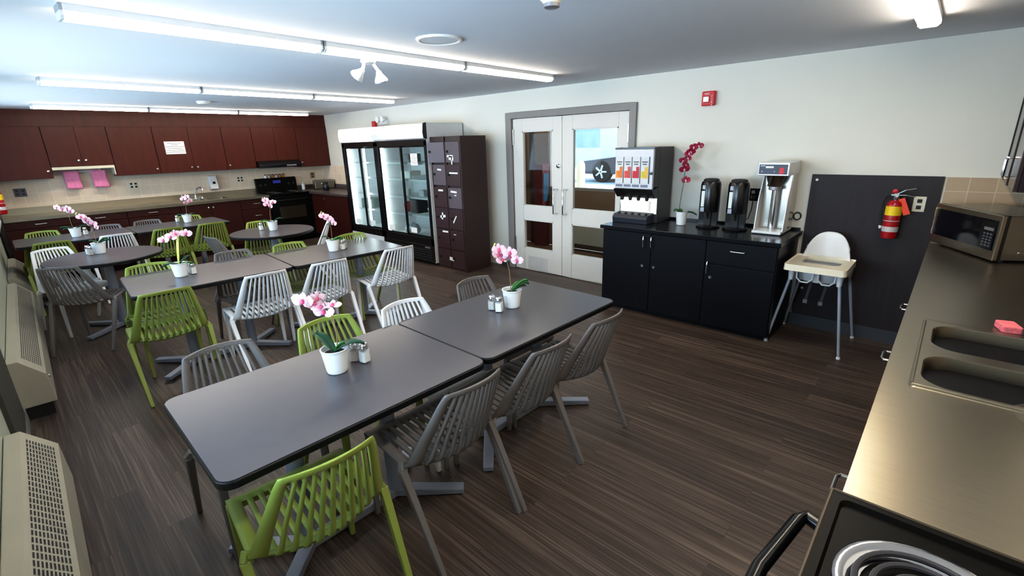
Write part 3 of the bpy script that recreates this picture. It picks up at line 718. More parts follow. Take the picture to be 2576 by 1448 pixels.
food('crumpled_bag', 'pale plastic bag on the floor of the nearer fridge at right', 'bag', (4.28, -.45, .361), blob(.13, (.8, 1, 1.0), 2), mat('blue_white_bag', (206, 216, 232), .5), 'bag', True)
food('crumpled_bag', 'clear crumpled bag on the floor of the nearer fridge at left', 'bag', (3.62, -.45, .361), blob(.12, (1.2, .8, .7), 3), mat('clear_bag', (176, 186, 190), .3), 'bag', True)
food('lunch_bag', 'black lunch bag on the middle shelf of the nearer fridge', 'bag', (3.70, -.36, .701), MB().rbox((-.13, -.1, 0), (.13, .1, .21), .03), m_blackm, 'bag')
food('produce_pack', 'red produce pack on the middle shelf of the nearer fridge', 'food', (3.50, -.42, .701), blob(.08, (.8, .8, 1), 4), mat('radish', (170, 40, 50), .5, var=.3), 'pack', True)
food('food_tub', 'orange lidded tub on the upper shelf of the nearer fridge', 'tub', (4.12, -.42, .961), MB().lathe([(.05, 0), (.06, .09), (.055, .1)], n=18), mat('orange_tub', (214, 96, 60), .4), 'tub', True)
food('food_tub', 'clear lidded tub beside the orange one in the nearer fridge', 'tub', (3.95, -.42, .961), MB().rbox((-.07, -.06, 0), (.07, .06, .1), .015), mat('milky_tub', (196, 206, 206), .3), 'tub')
food('foil_tray', 'wide pale tray on the upper shelf of the nearer fridge', 'tray', (4.05, -.40, 1.221), MB().rbox((-.2, -.15, 0), (.2, .15, .05), .02), mat('foil', (190, 196, 200), .3, .6), 'tray')
food('bread_bag', 'dark red bag on the top shelf of the nearer fridge', 'bag', (4.30, -.40, 1.461), MB().rbox((-.1, -.1, 0), (.1, .1, .13), .03), mat('dark_red_bag', (130, 44, 48), .5), 'bag')
food('food_box', 'white carton on the upper shelf of the nearer fridge at left', 'carton', (3.62, -.40, 1.221), MB().box((-.12, -.1, 0), (.12, .1, .11)), m_paper, 'carton')
food('food_box', 'grey carton on the top shelf of the nearer fridge', 'carton', (3.66, -.40, 1.461), MB().box((-.12, -.1, 0), (.12, .1, .12)), mat('grey_carton', (120, 124, 128), .5), 'carton')
food('food_tub', 'white yogurt tub at the left of the nearer fridge', 'tub', (3.52, -.42, .961), MB().lathe([(.045, 0), (.055, .1), (.05, .105)], n=18), m_paper, 'tub', True)
food('food_tub', 'white tub with orange blossoms in the far fridge', 'tub', (3.0, -.45, .701), MB().lathe([(.05, 0), (.065, .13), (.06, .13), (.05, .1)], n=18), m_pot, 'tub', True)
food('produce_pack', 'bunch of orange carrots in the white tub of the far fridge', 'food', (3.0, -.45, .83), blob(.06, (1, 1, .8), 6), mat('carrot', (206, 116, 50), .6, var=.3), 'pack', True)
food('food_box', 'white carton on the upper shelf of the far fridge', 'carton', (3.0, -.42, 1.221), MB().box((-.08, -.1, 0), (.08, .1, .1)), m_paper, 'carton')
food('food_tub', 'grey tub on the middle shelf of the far fridge', 'tub', (2.97, -.42, .961), MB().lathe([(.05, 0), (.06, .12), (.055, .125)], n=18), mat('grey_tub', (130, 134, 136), .4), 'tub', True)
food('crate', 'grey-green crate on the left middle shelf of the far fridge', 'crate', (2.45, -.4, .701), MB().rbox((-.14, -.14, 0), (.14, .14, .16), .02), mat('grey_green_crate', (120, 134, 128), .5), 'crate')

# ------------------------------------------------------------------ lockers
t = thing('locker_unit', 'dark brown two-column locker tower with tape on its doors', 'lockers', (4.745, -.17, 0))
MB().box((-.305, -.44, .0), (.305, 0, 1.80)).build('locker_body', m_lockp, t, bevel=.003)
MB().box((-.305, -.46, 0), (-.285, -.44, 1.80)).box((.285, -.46, 0), (.305, -.44, 1.80)).box((-.012, -.46, 0), (.012, -.44, 1.80)).box((-.285, -.46, 1.735), (.285, -.44, 1.80)).box((-.285, -.46, 0), (.285, -.44, .025)).build('face_frame', m_lockp, t)
zs = [(1.47, 1.73), (1.17, 1.44), (.87, 1.14), (.58, .86), (.295, .565), (.03, .285)]
gm = {(0, 0): m_lockg, (0, 1): m_lockg, (1, 0): m_lockg, (2, 1): m_lockg}
for r, (z0, z1) in enumerate(zs):
    for c, (x0, x1) in enumerate(((-.28, -.018), (.018, .28))):
        if (r, c) == (0, 0):
            M4 = Matrix.Translation((x1, -.455, 0)) @ Matrix.Rotation(math.radians(14), 4, 'Z')
            d = MB().box((x0-x1, -.012, z0), (0, .004, z1), M4).build('locker_door', m_lockg, t)
        else:
            d = B((x0, -.466, z0), (x1, -.45, z1)).build('locker_door', gm.get((r, c), m_lockd), t, bevel=.002)
        yk = -.466 if (r, c) != (0, 0) else -.52
        MB().lathe([(.016, 0), (.016, .02), (.0001, .022)], (x0+.035, yk, (z0+z1)/2+.01), 12, Matrix.Rotation(PI/2, 4, 'X')).build('latch', m_blackm, d, smooth=True)
tapes = [(.10, 1.55, .12, .028, 0), (.13, 1.49, .018, .09, 0), (.12, 1.525, .09, .05, 8), (-.14, 1.375, .08, .022, 4), (.15, 1.335, .17, .02, 0), (-.14, 1.10, .10, .024, 0), (.13, 1.09, .12, .024, 3), (.16, 1.045, .04, .012, 0),
         (-.14, .75, .025, .1, 8), (-.13, .745, .11, .035, -10), (.12, .72, .018, .12, 35), (-.10, .535, .12, .024, 0), (.10, .51, .05, .01, 0), (-.0, .155, .09, .05, 5)]
for x, z, w_, h_, a in tapes:
    M4 = Matrix.Translation((x, -.4675, z)) @ Matrix.Rotation(math.radians(a), 4, 'Y')
    MB().box((-w_/2, -.001, -h_/2), (w_/2, .001, h_/2), M4).build('tape_label', m_paper, t)

# ------------------------------------------------------------------ coffee counter
KX0, KX1 = 7.215, 8.84
kc = cabinet('coffee_cabinet', 'long black serving cabinet against the wall beside the doors', 'cabinet', (KX0, 0, 0), 0, KX1-KX0-.0, .672, 0, .836,
    [(0.005, .535, .06, .832, ('vl', .466, .752, .455, .513)), (.535, 1.055, .06, .832, ('vl', .546, .752, .575, .513)), (1.055, 1.62, .06, .625, ('vl', 1.085, .595, 1.115, .507))],
    [(1.055, 1.62, .63, .832, ('h', 1.325, .762))], m=m_navy, toe=.05)
t = thing('worktop', 'glossy black worktop of the serving cabinet', 'worktop', (KX0, 0, .837))
B((-.02, -.695, 0), (KX1-KX0+.02, 0, .037)).build('slab', m_navytop, t, bevel=.004)
B((0, -.012, .0375), (KX1-KX0, 0, .06)).build('upstand', m_navytop, t)
ZT = .8745
# juice dispenser
t = thing('juice_dispenser', 'four-flavour juice dispenser with steel front and black side', 'dispenser', (7.415, -.03, ZT))
h = .212
B((-h, -.30, .0), (h, 0, .74)).box((-h, -.40, .36), (h, -.30, .74)).build('cabinet_shell', mat('charcoal_side', (52, 50, 50), .45, var=.05), t, bevel=.006)
fp = B((-h+.006, -.432, .345), (h-.004, -.40, .725)).build('front_panel', mat('dispenser_silver', (196, 194, 197), .5, .35, var=.03), t, bevel=.006)
B((-h-.001, -.43, .725), (h+.001, -.30, .742)).build('top_trim', m_black, t)
m_card = mat('pale_card', (206, 206, 208), .4, var=.03)
cl = [(232, 132, 24), (206, 84, 70), (200, 24, 40), (238, 190, 60)]
for k in range(4):
    x0 = -.195+k*.092
    c = B((x0, -.437, .40), (x0+.082, -.432, .655)).build('flavour_card', m_card, fp)
    B((x0+.006, -.4385, .452), (x0+.076, -.437, .52)).build('fruit_picture', mat('fruit_%d' % k, cl[k], .5, var=.3, vs=40), c)
    B((x0+.044, -.4395, .455), (x0+.076, -.438, .56)).build('glass_picture', mat('drink_%d' % k, tuple(min(255, int(v*.92)) for v in cl[k]), .4, var=.15, vs=50), c)
    B((x0+.083, -.4375, .40), (x0+.091, -.431, .655)).build('divider', m_black, fp)
    MB().box((x0+.012, -.4385, .60), (x0+.07, -.437, .612)).box((x0+.02, -.4385, .578), (x0+.062, -.437, .59)).build('printed_name', m_ink, c)
    B((x0+.004, -.436, .365), (x0+.076, -.432, .388)).build('name_plate', mat('plate_grey', (120, 122, 138), .4), fp)
MB().lathe([(.014, 0), (.014, .012), (.0001, .013)], (h-.018, -.432, .50), 12, Matrix.Rotation(PI/2, 4, 'X')).build('lock', m_black, fp)
MB().prism([(-.445, .345), (-.40, .345), (-.30, .36), (-.30, .25), (-.37, .255), (-.43, .315)], -h, h, axis='x').build('nozzle_hood', m_black, t, bevel=.004)
for k in range(4):
    x = -.15+k*.092
    MB().lathe([(.02, .275), (.018, .245), (.013, .225), (.0001, .224)], (x, -.365, 0), 12).build('nozzle', m_blackm, t, smooth=True)
B((-h+.012, -.304, .09), (h-.008, -.30, .252)).build('splash_panel', m_glowp, t)
for k in range(4): MB().lathe([(.026, .118), (.036, .22), (.033, .22), (.024, .121)], (-.145+k*.09, -.34, .0), 14).build('spout_guard', m_glowp, t, smooth=True)
MB().prism([(-.44, .0), (-.45, .055), (-.42, .085), (-.30, .10), (-.30, .0)], -h+.0, h-.035, axis='x').build('drip_tray', mat('tray_dark', (40, 44, 56), .4), t, bevel=.005)
for k in range(5): MB().lathe([(.014, 0), (.014, .014), (.0001, .016)], (-.16+k*.075, -.395, .088), 10).build('button', m_blackm, t, smooth=True)

# orchid pot etc. come later; coffee urns
for x, l in ((8.115, 'tall black coffee server beside the red orchid'), (8.362, 'tall black coffee server beside the steel brewer')):
    t = thing('coffee_server', l, 'coffee urn', (x, -.265, ZT), 0, 'black coffee servers')
    MB().lathe([(.105, 0), (.108, .01), (.10, .02), (.05, .024)], n=28).build('base', m_black, t, smooth=True)
    MB().lathe([(.088, .15), (.09, .16), (.088, .40), (.08, .425), (.07, .43)], n=28).build('body', m_black, t, smooth=True)
    # hollow dispensing bay: rear column only
    MB().prism([(.088*math.cos(math.radians(a)), .088*math.sin(math.radians(a))) for a in range(-10, 191, 10)], .022, .15).build('column', m_black, t, smooth=True)
    MB().box((-.03, -.03, .022), (.03, .01, .15)).build('dispensing_bay', m_blackm, t)
    MB().lathe([(.07, .43), (.066, .445), (.05, .452), (.0001, .453)], n=24).build('lid', m_blackm, t, smooth=True)
    MB().box((-.05, -.088, .20), (-.018, -.079, .345)).build('sight_gauge', mat('gauge_white', (226, 230, 226), .3), t, bevel=.003)
    MB().box((-.045, -.088, .36), (-.018, -.077, .395)).build('label', m_silver, t)
    MB().box((-.05, -.09, .155), (-.015, -.082, .195)).build('brew_label', m_silver, t)
    MB().lathe([(.012, .085), (.012, .15)], (.0, -.055, 0), 12).box((-.008, -.085, .12), (.008, -.055, .135)).build('tap', m_blackm, t, smooth=True)
# brewer
t = thing('coffee_brewer', 'tall stainless coffee brewer with dark control panel and red sticker', 'coffee maker', (8.655, -.03, ZT))
B((-.115, -.35, .008), (.115, -.0, .03)).build('base', m_plain, t, bevel=.003)
B((-.11, -.345, 0), (.11, -.005, .009)).build('foot', m_blackm, t)
B((-.115, -.15, .03), (.115, 0, .59)).build('rear_column', mat('brewer_steel', (200, 194, 184), .25, .9, var=.04), t, bevel=.003)
for sx in (-1, 1):
    MB().prism([(-.15, .03), (-.30, .03), (-.26, .30), (-.17, .50), (-.15, .50)], sx*.112-.004, sx*.112+.004, axis='x').build('side_wing', m_plain, t)
hd = B((-.118, -.355, .495), (.118, -.0, .605)).build('head', mat('head_steel', (226, 226, 226), .3, .4), t, bevel=.006)
cp = B((-.11, -.358, .508), (.105, -.355, .588)).build('control_panel', mat('panel_slate', (72, 80, 96), .4), hd)
MB().box((-.06, -.3595, .558), (.0, -.358, .574)).build('name_card', m_paper, cp)
MB().box((-.10, -.3595, .572), (-.065, -.358, .58)).build('printed_name', m_silver, cp)
for x in (-.085, .01): MB().lathe([(.006, 0), (.006, .004), (.0001, .005)], (x, -.358, .53), 10, Matrix.Rotation(PI/2, 4, 'X')).build('button', m_silver, cp)
B((.045, -.36, .512), (.08, -.358, .562)).build('warning_sticker', m_redp, cp)
MB().lathe([(.03, .40), (.06, .44), (.075, .495)], (0, -.255, 0), 20).build('brew_funnel', mat('funnel_brown', (58, 40, 30), .3), t, smooth=True)
MB().beam((-.01, -.335, .49), (-.018, -.365, .41), .03, .02, .024, .016).build('funnel_handle', m_black, t, bevel=.004)
MB().lathe([(.045, .37), (.05, .375), (.05, .40), (.03, .405)], (.0, -.235, 0), 20).build('spray_collar', m_silver, t, smooth=True)
MB().lathe([(.032, .03), (.032, .37)], (.0, -.19, 0), 20).build('sight_column', m_chrome, t, smooth=True)
t = thing('power_cord', 'black cord from the wall outlet down behind the coffee server', 'cord', (0, 0, 0))
MB().tube([(8.425, -.02, 1.145), (8.425, -.035, 1.10), (8.42, -.035, 1.03), (8.40, -.035, .95), (8.35, -.06, .90), (8.31, -.10, .885), (8.31, -.14, .882)], .004, 6).build('cable', m_blackm, t, smooth=True)
B((8.41, -.03, 1.13), (8.44, -.01, 1.16)).build('plug', m_blackm, t)
t = thing('cord_loop', 'small black coiled cord loop on the wall beside the brewer', 'cord', (8.80, -.012, 1.0))
MB().tube([(.028*math.cos(2*PI*k/16), 0, .032*math.sin(2*PI*k/16)) for k in range(16)], .006, 6, closed=True).build('loop', m_blackm, t, smooth=True)

# ------------------------------------------------------------------ high chair
t = thing('high_chair', 'white plastic high chair with tray on splayed grey metal legs', 'high chair', (9.10, -.34, 0))
o = Vector((9.10, -.34, 0))
ft = [(8.82, -.594), (9.352, -.629), (9.364, -.085), (8.832, -.078)]
tp = [(8.93, -.53), (9.26, -.55), (9.27, -.20), (8.95, -.19)]
for (fx, fy), (tx, ty) in zip(ft, tp):
    lg = MB().tube([(tx-o.x, ty-o.y, .62), (fx-o.x, fy-o.y, .012)], [.0125, .0105], 12).build('leg', mat('leg_grey_metal', (178, 186, 200), .3, .3), t, smooth=True)
    MB().lathe([(.0001, 0), (.014, .001), (.016, .01), (.012, .022)], (fx-o.x, fy-o.y, 0), 12).build('foot_cap', m_plain, lg, smooth=True)
    MB().lathe([(.018, .56), (.022, .62), (.022, .66)], (tx-o.x+(fx-tx)*.04, ty-o.y+(fy-ty)*.04, 0), 12).build('leg_socket', m_plain, lg, smooth=True)
# seat shell: bucket with rounded backrest
mb = MB(); N = 28; rows_ = []
for z, rx, ry, cy in ((.535, .10, .10, .02), (.545, .155, .14, .02), (.60, .172, .155, .015), (.672, .185, .165, .01)):
    rows_.append([mb.bm.verts.new((rx*math.copysign(abs(math.cos(2*PI*k/N))**.75, math.cos(2*PI*k/N)), cy+ry*math.copysign(abs(math.sin(2*PI*k/N))**.75, math.sin(2*PI*k/N)), z)) for k in range(N)])
for A, Bq in zip(rows_, rows_[1:]):
    for k in range(N): mb.bm.faces.new((A[k], A[(k+1) % N], Bq[(k+1) % N], Bq[k]))
mb.bm.faces.new(rows_[0])
mb.build('seat', m_plain, t, smooth=True, solid=.006)
mb = MB(); V = []
for i in range(17):
    u = -1+2*i/16; row = []
    for j in range(13):
        v = j/12; zt = .66+.25*math.sqrt(max(0, 1-abs(u)**2.6)); z = .66+(zt-.66)*v
        x = .185*u*(1-.10*v*v); y = .165*math.sqrt(max(0.02, 1-.8*u*u))*(.98)+.03*v
        row.append(mb.bm.verts.new((x, y, z)))
    V.append(row)
for A, Bq in zip(V, V[1:]):
    for j in range(12): mb.bm.faces.new((A[j], A[j+1], Bq[j+1], Bq[j]))
mb.build('backrest', m_plain, t, smooth=True, solid=.012)
out_ = rrect(-.205, -.325, .205, .12, .03, 6); inn = rrect(-.135, -.145, .135, .118, .06, 6)
mb = MB(); mb.ringplate(out_, inn, .70); 
lo = rrect(-.212, -.332, .212, .122, .03, 6)
A = mb._v([(u, v, .70) for u, v in out_]); A2 = mb._v([(u, v, .715) for u, v in rrect(-.21, -.33, .21, .12, .03, 6)]); A3 = mb._v([(u, v, .665) for u, v in lo]); n = len(A)
for i in range(n):
    mb.bm.faces.new((A[i], A[(i+1) % n], A2[(i+1) % n], A2[i])); mb.bm.faces.new((A2[i], A2[(i+1) % n], A3[(i+1) % n], A3[i]))
I1 = mb._v([(u, v, .70) for u, v in inn]); I2 = mb._v([(u, v, .68) for u, v in inn])
for i in range(n): mb.bm.faces.new((I1[i], I1[(i+1) % n], I2[(i+1) % n], I2[i]))
mb.build('tray', m_ivory, t, smooth=True)
for sx in (-.075, .075):
    MB().tube([(sx-.06, -.20, .655), (sx-.055, -.21, .585), (sx-.025, -.21, .555), (sx+.025, -.21, .555), (sx+.055, -.21, .585), (sx+.06, -.20, .655)], .007, 8).build('leg_loop', m_plain, t, smooth=True)
MB().box((-.02, -.17, .55), (.02, -.15, .66)).build('centre_post', m_plain, t, bevel=.004)
for sx in (-.05, .06):
    st = MB().beam((sx, -.03, .54), (sx-.02, -.06, .36), .02, .003).build('strap', m_blackm, t)
    B((sx-.035, -.07, .34), (sx-.005, -.05, .37)).build('buckle', m_ink, st)

# ------------------------------------------------------------------ steel counter at right
CX = 9.72
def cab_right(y0, y1, label, drawers):
    W = y1-y0
    return cabinet('base_cabinet', label, 'cabinet', (XR, y1, 0), -90, W, XR-CX-.012, 0, .872, [(0, W, .11, .62, None)], [(0, W, .625, .868, ('H', drawers, .73))], m=m_navy, toe=.1, group='dark cabinets under the steel counter at right')
cab_right(-3.66, -3.03, 'dark base cabinet with bow handle next to the near stove', .33)
cab_right(-3.025, -1.9, 'dark base cabinet below the double sink at right', .35)
cab_right(-1.895, -.04, 'dark base cabinet below the microwave at right', 1.375)
t = thing('worktop', 'stainless steel counter at the right holding the sink and microwave', 'worktop', (0, 0, 0))
SX0, SX1, SY0, SY1 = 9.80, 10.28, -2.95, -2.22
mb = MB()
mb.box((CX, -3.665, .873), (XR-.013, SY0, .915)).box((CX, SY1, .873), (XR-.013, -.013, .915)).box((CX, SY0, .873), (SX0, SY1, .915)).box((SX1, SY0, .873), (XR-.013, SY1, .915))
mb.build('slab', m_steel, t)
t = thing('sink', 'double-bowl stainless sink set into the right-hand counter', 'sink', (0, 0, 0))
def bowl(x0, y0, x1, y1, r):
    mb = MB(); prof = [(0, .918), (.004, .912), (.008, .86), (.012, .80), (.03, .775), (.06, .77)]; L = []
    for d, z in prof: L.append(mb._v([(u, v, z) for u, v in rrect(x0+d, y0+d, x1-d, y1-d, max(r-d*.4, .03), 6)]))
    for A, Bq in zip(L, L[1:]):
        n = len(A)
        for i in range(n): mb.bm.faces.new((A[i], A[(i+1) % n], Bq[(i+1) % n], Bq[i]))
    mb.bm.faces.new(L[-1]); b = mb.build('basin', m_steeld, t, smooth=True)
    MB().lathe([(.04, .772), (.038, .776), (.02, .774), (.0001, .772)], ((x0+x1)/2+.02, (y0+y1)/2, 0), 20).build('drain', m_chrome, b, smooth=True)
rects = [((9.79, -2.595, 10.29, -2.21), (9.822, -2.56, 10.20, -2.25)), ((9.79, -2.96, 10.29, -2.595), (9.812, -2.925, 10.20, -2.63))]
rim = MB()
for (a, b, c, d), q in rects:
    o_ = rrect(a, b, c, d, .004, 6); i_ = rrect(*q, .085, 6)
    rim.ringplate(o_, i_, .918); bowl(*q, .085)
lo = rrect(9.79, -2.96, 10.29, -2.21, .015, 6)
A = rim._v([(u, v, .914) for u, v in rrect(9.786, -2.964, 10.294, -2.206, .015, 6)]); Bq = rim._v([(u, v, .9185) for u, v in lo]); n = len(A)
for i in range(n): rim.bm.faces.new((A[i], A[(i+1) % n], Bq[(i+1) % n], Bq[i]))
rim.build('rim', m_steel, t)
MB().tube([(9.795, -2.94, .9195), (9.795, -2.24, .9195)], .004, 8).tube([(9.795, -2.952, .9195), (10.28, -2.952, .9195)], .005, 8).build('raised_lip', m_steel, t, smooth=True)
t = thing('dish_soap_bottle', 'dark blue bottle behind the sink at the right edge', 'bottle', (10.13, -2.17, .9155))
mb = MB()
for z0, z1, w0 in ((0, .14, .036),): mb.lathe([(.03, 0), (.037, .01), (.037, .13), (.026, .165), (.013, .18)], n=18, M=Matrix.Diagonal((1, .7, 1, 1)))
mb.build('body', m_dblue, t, smooth=True)
MB().lathe([(.014, .18), (.013, .205), (.006, .21), (.006, .22), (.0001, .221)], n=12).build('cap', m_silver, t, smooth=True)
t = thing('sponge', 'pink sponge on the counter behind the sink', 'sponge', (10.045, -2.165, .9155), 15)
MB().rbox((-.03, -.045, 0), (.03, .045, .028), .008).build('block', m_sponge, t, bevel=.004)
t = thing('glass_dish', 'small clear glass dish beside the near sink bowl', 'dish', (10.10, -3.03, .9155))
MB().lathe([(.045, .002), (.07, .012), (.085, .03), (.088, .031), (.072, .009), (.045, 0)], n=28).build('bowl', m_smoke, t, smooth=True)

# microwave
ax, ay, bx_, by_ = 9.725, -.265, 10.04, -.80
ang = math.degrees(math.atan2(by_-ay, bx_-ax)); Wm = math.hypot(bx_-ax, by_-ay)
t = thing('microwave', 'stainless microwave with black door in the counter corner', 'microwave', (ax, ay, .9155), ang)
B((0.01, .03, .012), (Wm-.01, .36, .280)).build('casing', mat('grey_casing', (140, 134, 124), .2, .85, var=.03), t, bevel=.004)
B((0, .012, .012), (Wm, .03, .284)).build('bezel', m_black, t, bevel=.003)
d = B((0, -.012, .012), (Wm, .012, .284)).build('door', m_steel, t, bevel=.004)
B((.03, -.015, .07), (Wm-.02, -.012, .250)).build('window', mat('microwave_glass', (12, 12, 18), .08, var=.02), d)
B((.018, -.024, .066), (.028, -.013, .254)).build('handle', m_chrome, d, bevel=.003)
kp = B((Wm-.145, -.0165, .075), (Wm-.03, -.015, .242)).build('keypad', m_black, d)
mb = MB()
for i in range(3):
    for j in range(5): mb.box((Wm-.115+i*.028, -.018, .088+j*.018), (Wm-.098+i*.028, -.0163, .098+j*.018))
mb.build('button', mat('key_grey', (84, 86, 94), .5), kp)
B((Wm-.118, -.018, .186), (Wm-.04, -.0163, .204)).build('display', m_silver, kp)
for x in (.04, Wm-.04):
    for y in (.06, .32): MB().lathe([(.014, 0), (.012, .013)], (x, y, 0), 10).build('foot', m_blackm, t)
for z in (.06, .2): MB().lathe([(.007, 0), (.006, .004), (.0001, .005)], (Wm-.01, .12, z), 10, Matrix.Rotation(PI/2, 4, 'Y')).build('screw', m_chrome, t)

m_plum = mat('plum_black', (26, 16, 26), .6, var=.15, spec=.2)
# wall cabinets at right edge
for y0, y1, l, xf in ((-.50, -.004, 'dark wall cabinet in the corner above the microwave', 10.02), (-1.05, -.505, 'dark wall cabinet nearer the camera at the right edge', 10.02)):
    W = y1-y0; D = XR-xf
    t = cabinet('wall_cabinet', l, 'cabinet', (XR, y1, 0), -90, W, D-.0, 1.36, 2.15, [], m=m_plum, group='dark wall cabinets above the right counter')
    d = B((.003, -D, 1.362), (W-.003, -D+.02, 2.148)).build('door', mat('gloss_espresso', (40, 26, 32), .16, var=.1, coat=.3), t, bevel=.003)
    B((0, -D-.003, 1.358), (.085, -D+.019, 2.149)).build('stile', m_plum, t)
    bow(MB(), (W-.05 if y0 > -.6 else .05, -D, 1.40), (W-.05 if y0 > -.6 else .05, -D, 1.52), (0, -.03, 0), .005).build('handle', m_chrome, d, smooth=True)

# near stove
t = thing('kitchen_range', 'black coil-burner range at the bottom right corner', 'stove', (0, 0, 0))
Y1, Y0 = -3.672, -4.43
B((9.74, Y0, .03), (XR-.02, Y1, .89)).build('range_body', m_enamel, t)
ck = MB(); o_ = rrect(9.70, Y0, XR-.02, Y1, .012, 6)
i_ = rrect(9.722, Y0+.02, XR-.04, Y1-.02, .02, 6)
ck.ringplate(o_, i_, .924)
A = ck._v([(u, v, .924) for u, v in o_]); Bq = ck._v([(u, v, .885) for u, v in o_]); I1 = ck._v([(u, v, .924) for u, v in i_]); I2 = ck._v([(u, v, .914) for u, v in rrect(9.727, Y0+.025, XR-.045, Y1-.025, .02, 6)]); n = len(A)
for i in range(n):
    ck.bm.faces.new((A[i], A[(i+1) % n], Bq[(i+1) % n], Bq[i])); ck.bm.faces.new((I1[i], I1[(i+1) % n], I2[(i+1) % n], I2[i]))
ck.bm.faces.new(I2)
ck.build('cooktop', m_enamel, t)
MB().tube([(9.702, Y1-.004, .924), (9.702, Y0+.004, .924)], .0035, 6).tube([(9.70, Y1-.001, .924), (XR-.03, Y1-.001, .924)], .003, 6).build('edge_trim', mat('bronze_trim', (74, 62, 44), .5), t)
for cx, cy, rr in ((9.885, -3.895, .118), (10.17, -3.88, .09), (9.885, -4.24, .09), (10.17, -4.23, .118)):
    bn = MB().lathe([(rr+.024, .914), (rr+.026, .922), (rr+.016, .925), (rr+.004, .920), (rr*.7, .908), (.03, .903), (.0001, .902)], (cx, cy, 0), 40, cap=False).build('drip_bowl', m_chrome, t, smooth=True)
    pts = []
    T_ = 3.7
    for k in range(150):
        a = 2*PI*T_*k/149; r_ = rr*(.16+.82*k/149); pts.append((cx+r_*math.cos(a), cy+r_*math.sin(a), .928))
    MB().tube(pts, .0056, 8).build('coil', mat('coil_grey', (58, 57, 64), .5, .2), bn, smooth=True)
od = B((9.715, Y0+.01, .16), (9.74, Y1-.01, .86)).build('oven_door', m_enamel, t, bevel=.004)
ph = [(9.715, Y1-.05, .845), (9.668, Y1-.035, .848), (9.655, Y1-.06, .848), (9.628, Y1-.25, .848), (9.628, Y0+.25, .848), (9.655, Y0+.06, .848), (9.668, Y0+.035, .848), (9.715, Y0+.05, .845)]
MB().tube(ph, .016, 10).build('handle', m_black, od, smooth=True)
B((10.30, Y0, .924), (XR-.02, Y1, 1.12)).build('control_panel', m_enamel, t, bevel=.006)

# ------------------------------------------------------------------ heaters along the window wall
def heater(label, x0, x1):
    L = x1-x0; ym = yw(x0)
    t = thing('wall_heater', label, 'heater', (x0, yw(x0)+.004, 0), WROT, 'beige heaters along the window wall')
    P = [(0, .095), (.176, .095), (.166, .30), (.056, .425), (0, .425)]
    MB().prism(P, 0, L, axis='x').build('casing', m_beige, t, bevel=.004)
    # sloped grille with rows of slots
    a = Vector((0, .166, .30)); b = Vector((0, .056, .425)); nrm = Vector((0, b.z-a.z, a.y-b.y)).normalized()
    g = MB(); n = 14
    nx = int((L-.16)/.048)
    for i in range(nx):
        x = .08+i*.048
        for j in range(10):
            p = a.lerp(b, .14+.075*j); q = a.lerp(b, .14+.075*j+.038)
            g.face([(x, p.y+nrm.y*.0012, p.z+nrm.z*.0012), (x+.034, p.y+nrm.y*.0012, p.z+nrm.z*.0012), (x+.034, q.y+nrm.y*.0012, q.z+nrm.z*.0012), (x, q.y+nrm.y*.0012, q.z+nrm.z*.0012)])
    g.build('grille', m_holes, t)
    B((.02, .02, 0), (L-.02, .15, .095)).build('plinth', m_blackm, t)
    MB().lathe([(.012, 0), (.012, .008), (.0001, .009)], (L-.1, .170, .25), 12, Matrix.Rotation(-PI/2, 4, 'X')).build('key_knob', m_nickel, t)
    return t
heater('beige wall heater at the bottom left corner of the photo', 6.64, 9.4)
heater('beige wall heater beside the round table with grey chairs', 2.60, 5.49)
heater('far beige wall heater next to the kitchen counter', .75, 2.3)

# ------------------------------------------------------------------ tables
def table(label, cx, cy, rz, W=.76, L=1.115, group='dark laminate tables in rows'):
    t = thing('dining_table', label, 'table', (cx, cy, 0), rz, group)
    MB().prism(rrect(-W/2+.006, -L/2+.006, W/2-.006, L/2-.006, .05, 7), .715, .7405).build('tabletop', m_lam, t)
    MB().prism(rrect(-W/2, -L/2, W/2, L/2, .055, 7), .708, .738).build('edge_band', m_edge, t, bevel=.006, seg=3)
    for sy in (-1, 1):
        MB().lathe([(.036, .04), (.036, .70)], (0, sy*.222, 0), 20).build('column', m_base, t, smooth=True)
        B((-.25, sy*.222-.03, .69), (.25, sy*.222+.03, .708)).build('top_bracket', m_base, t)
        for sx in (-1, 1):
            MB().beam((0, sy*.222, .03), (sx*.245, sy*(.222+.245), .022), .06, .04, .055, .028).build('foot', m_base, t, bevel=.004)
    MB().beam((0, -.25, .03), (0, .25, .03), .06, .04).build('stretcher', m_base, t, bevel=.004)
    return t
table('nearest rectangular table, its left end closest to the camera', 7.96, -3.995, -.95)
table('rectangular table in the near row at the serving cabinet end', 7.97, -2.88, -.95)
def row(cx, y, a, y0=-3.3): return cx-math.sin(math.radians(a))*(y-y0)
table('rectangular table in the middle row at the window end', row(5.359, -3.74, -3.9), -3.74, -3.9, .80)
table('rectangular table in the middle row at the fridge end', row(5.359, -2.645, -3.9), -2.645, -3.9, .80, 1.07)
table('rectangular table in the far row at the window end', 1.86, -4.23, 0, .80, 1.095)
table('rectangular table in the far row nearer the range', 1.86, -3.135, 0, .80, 1.095)
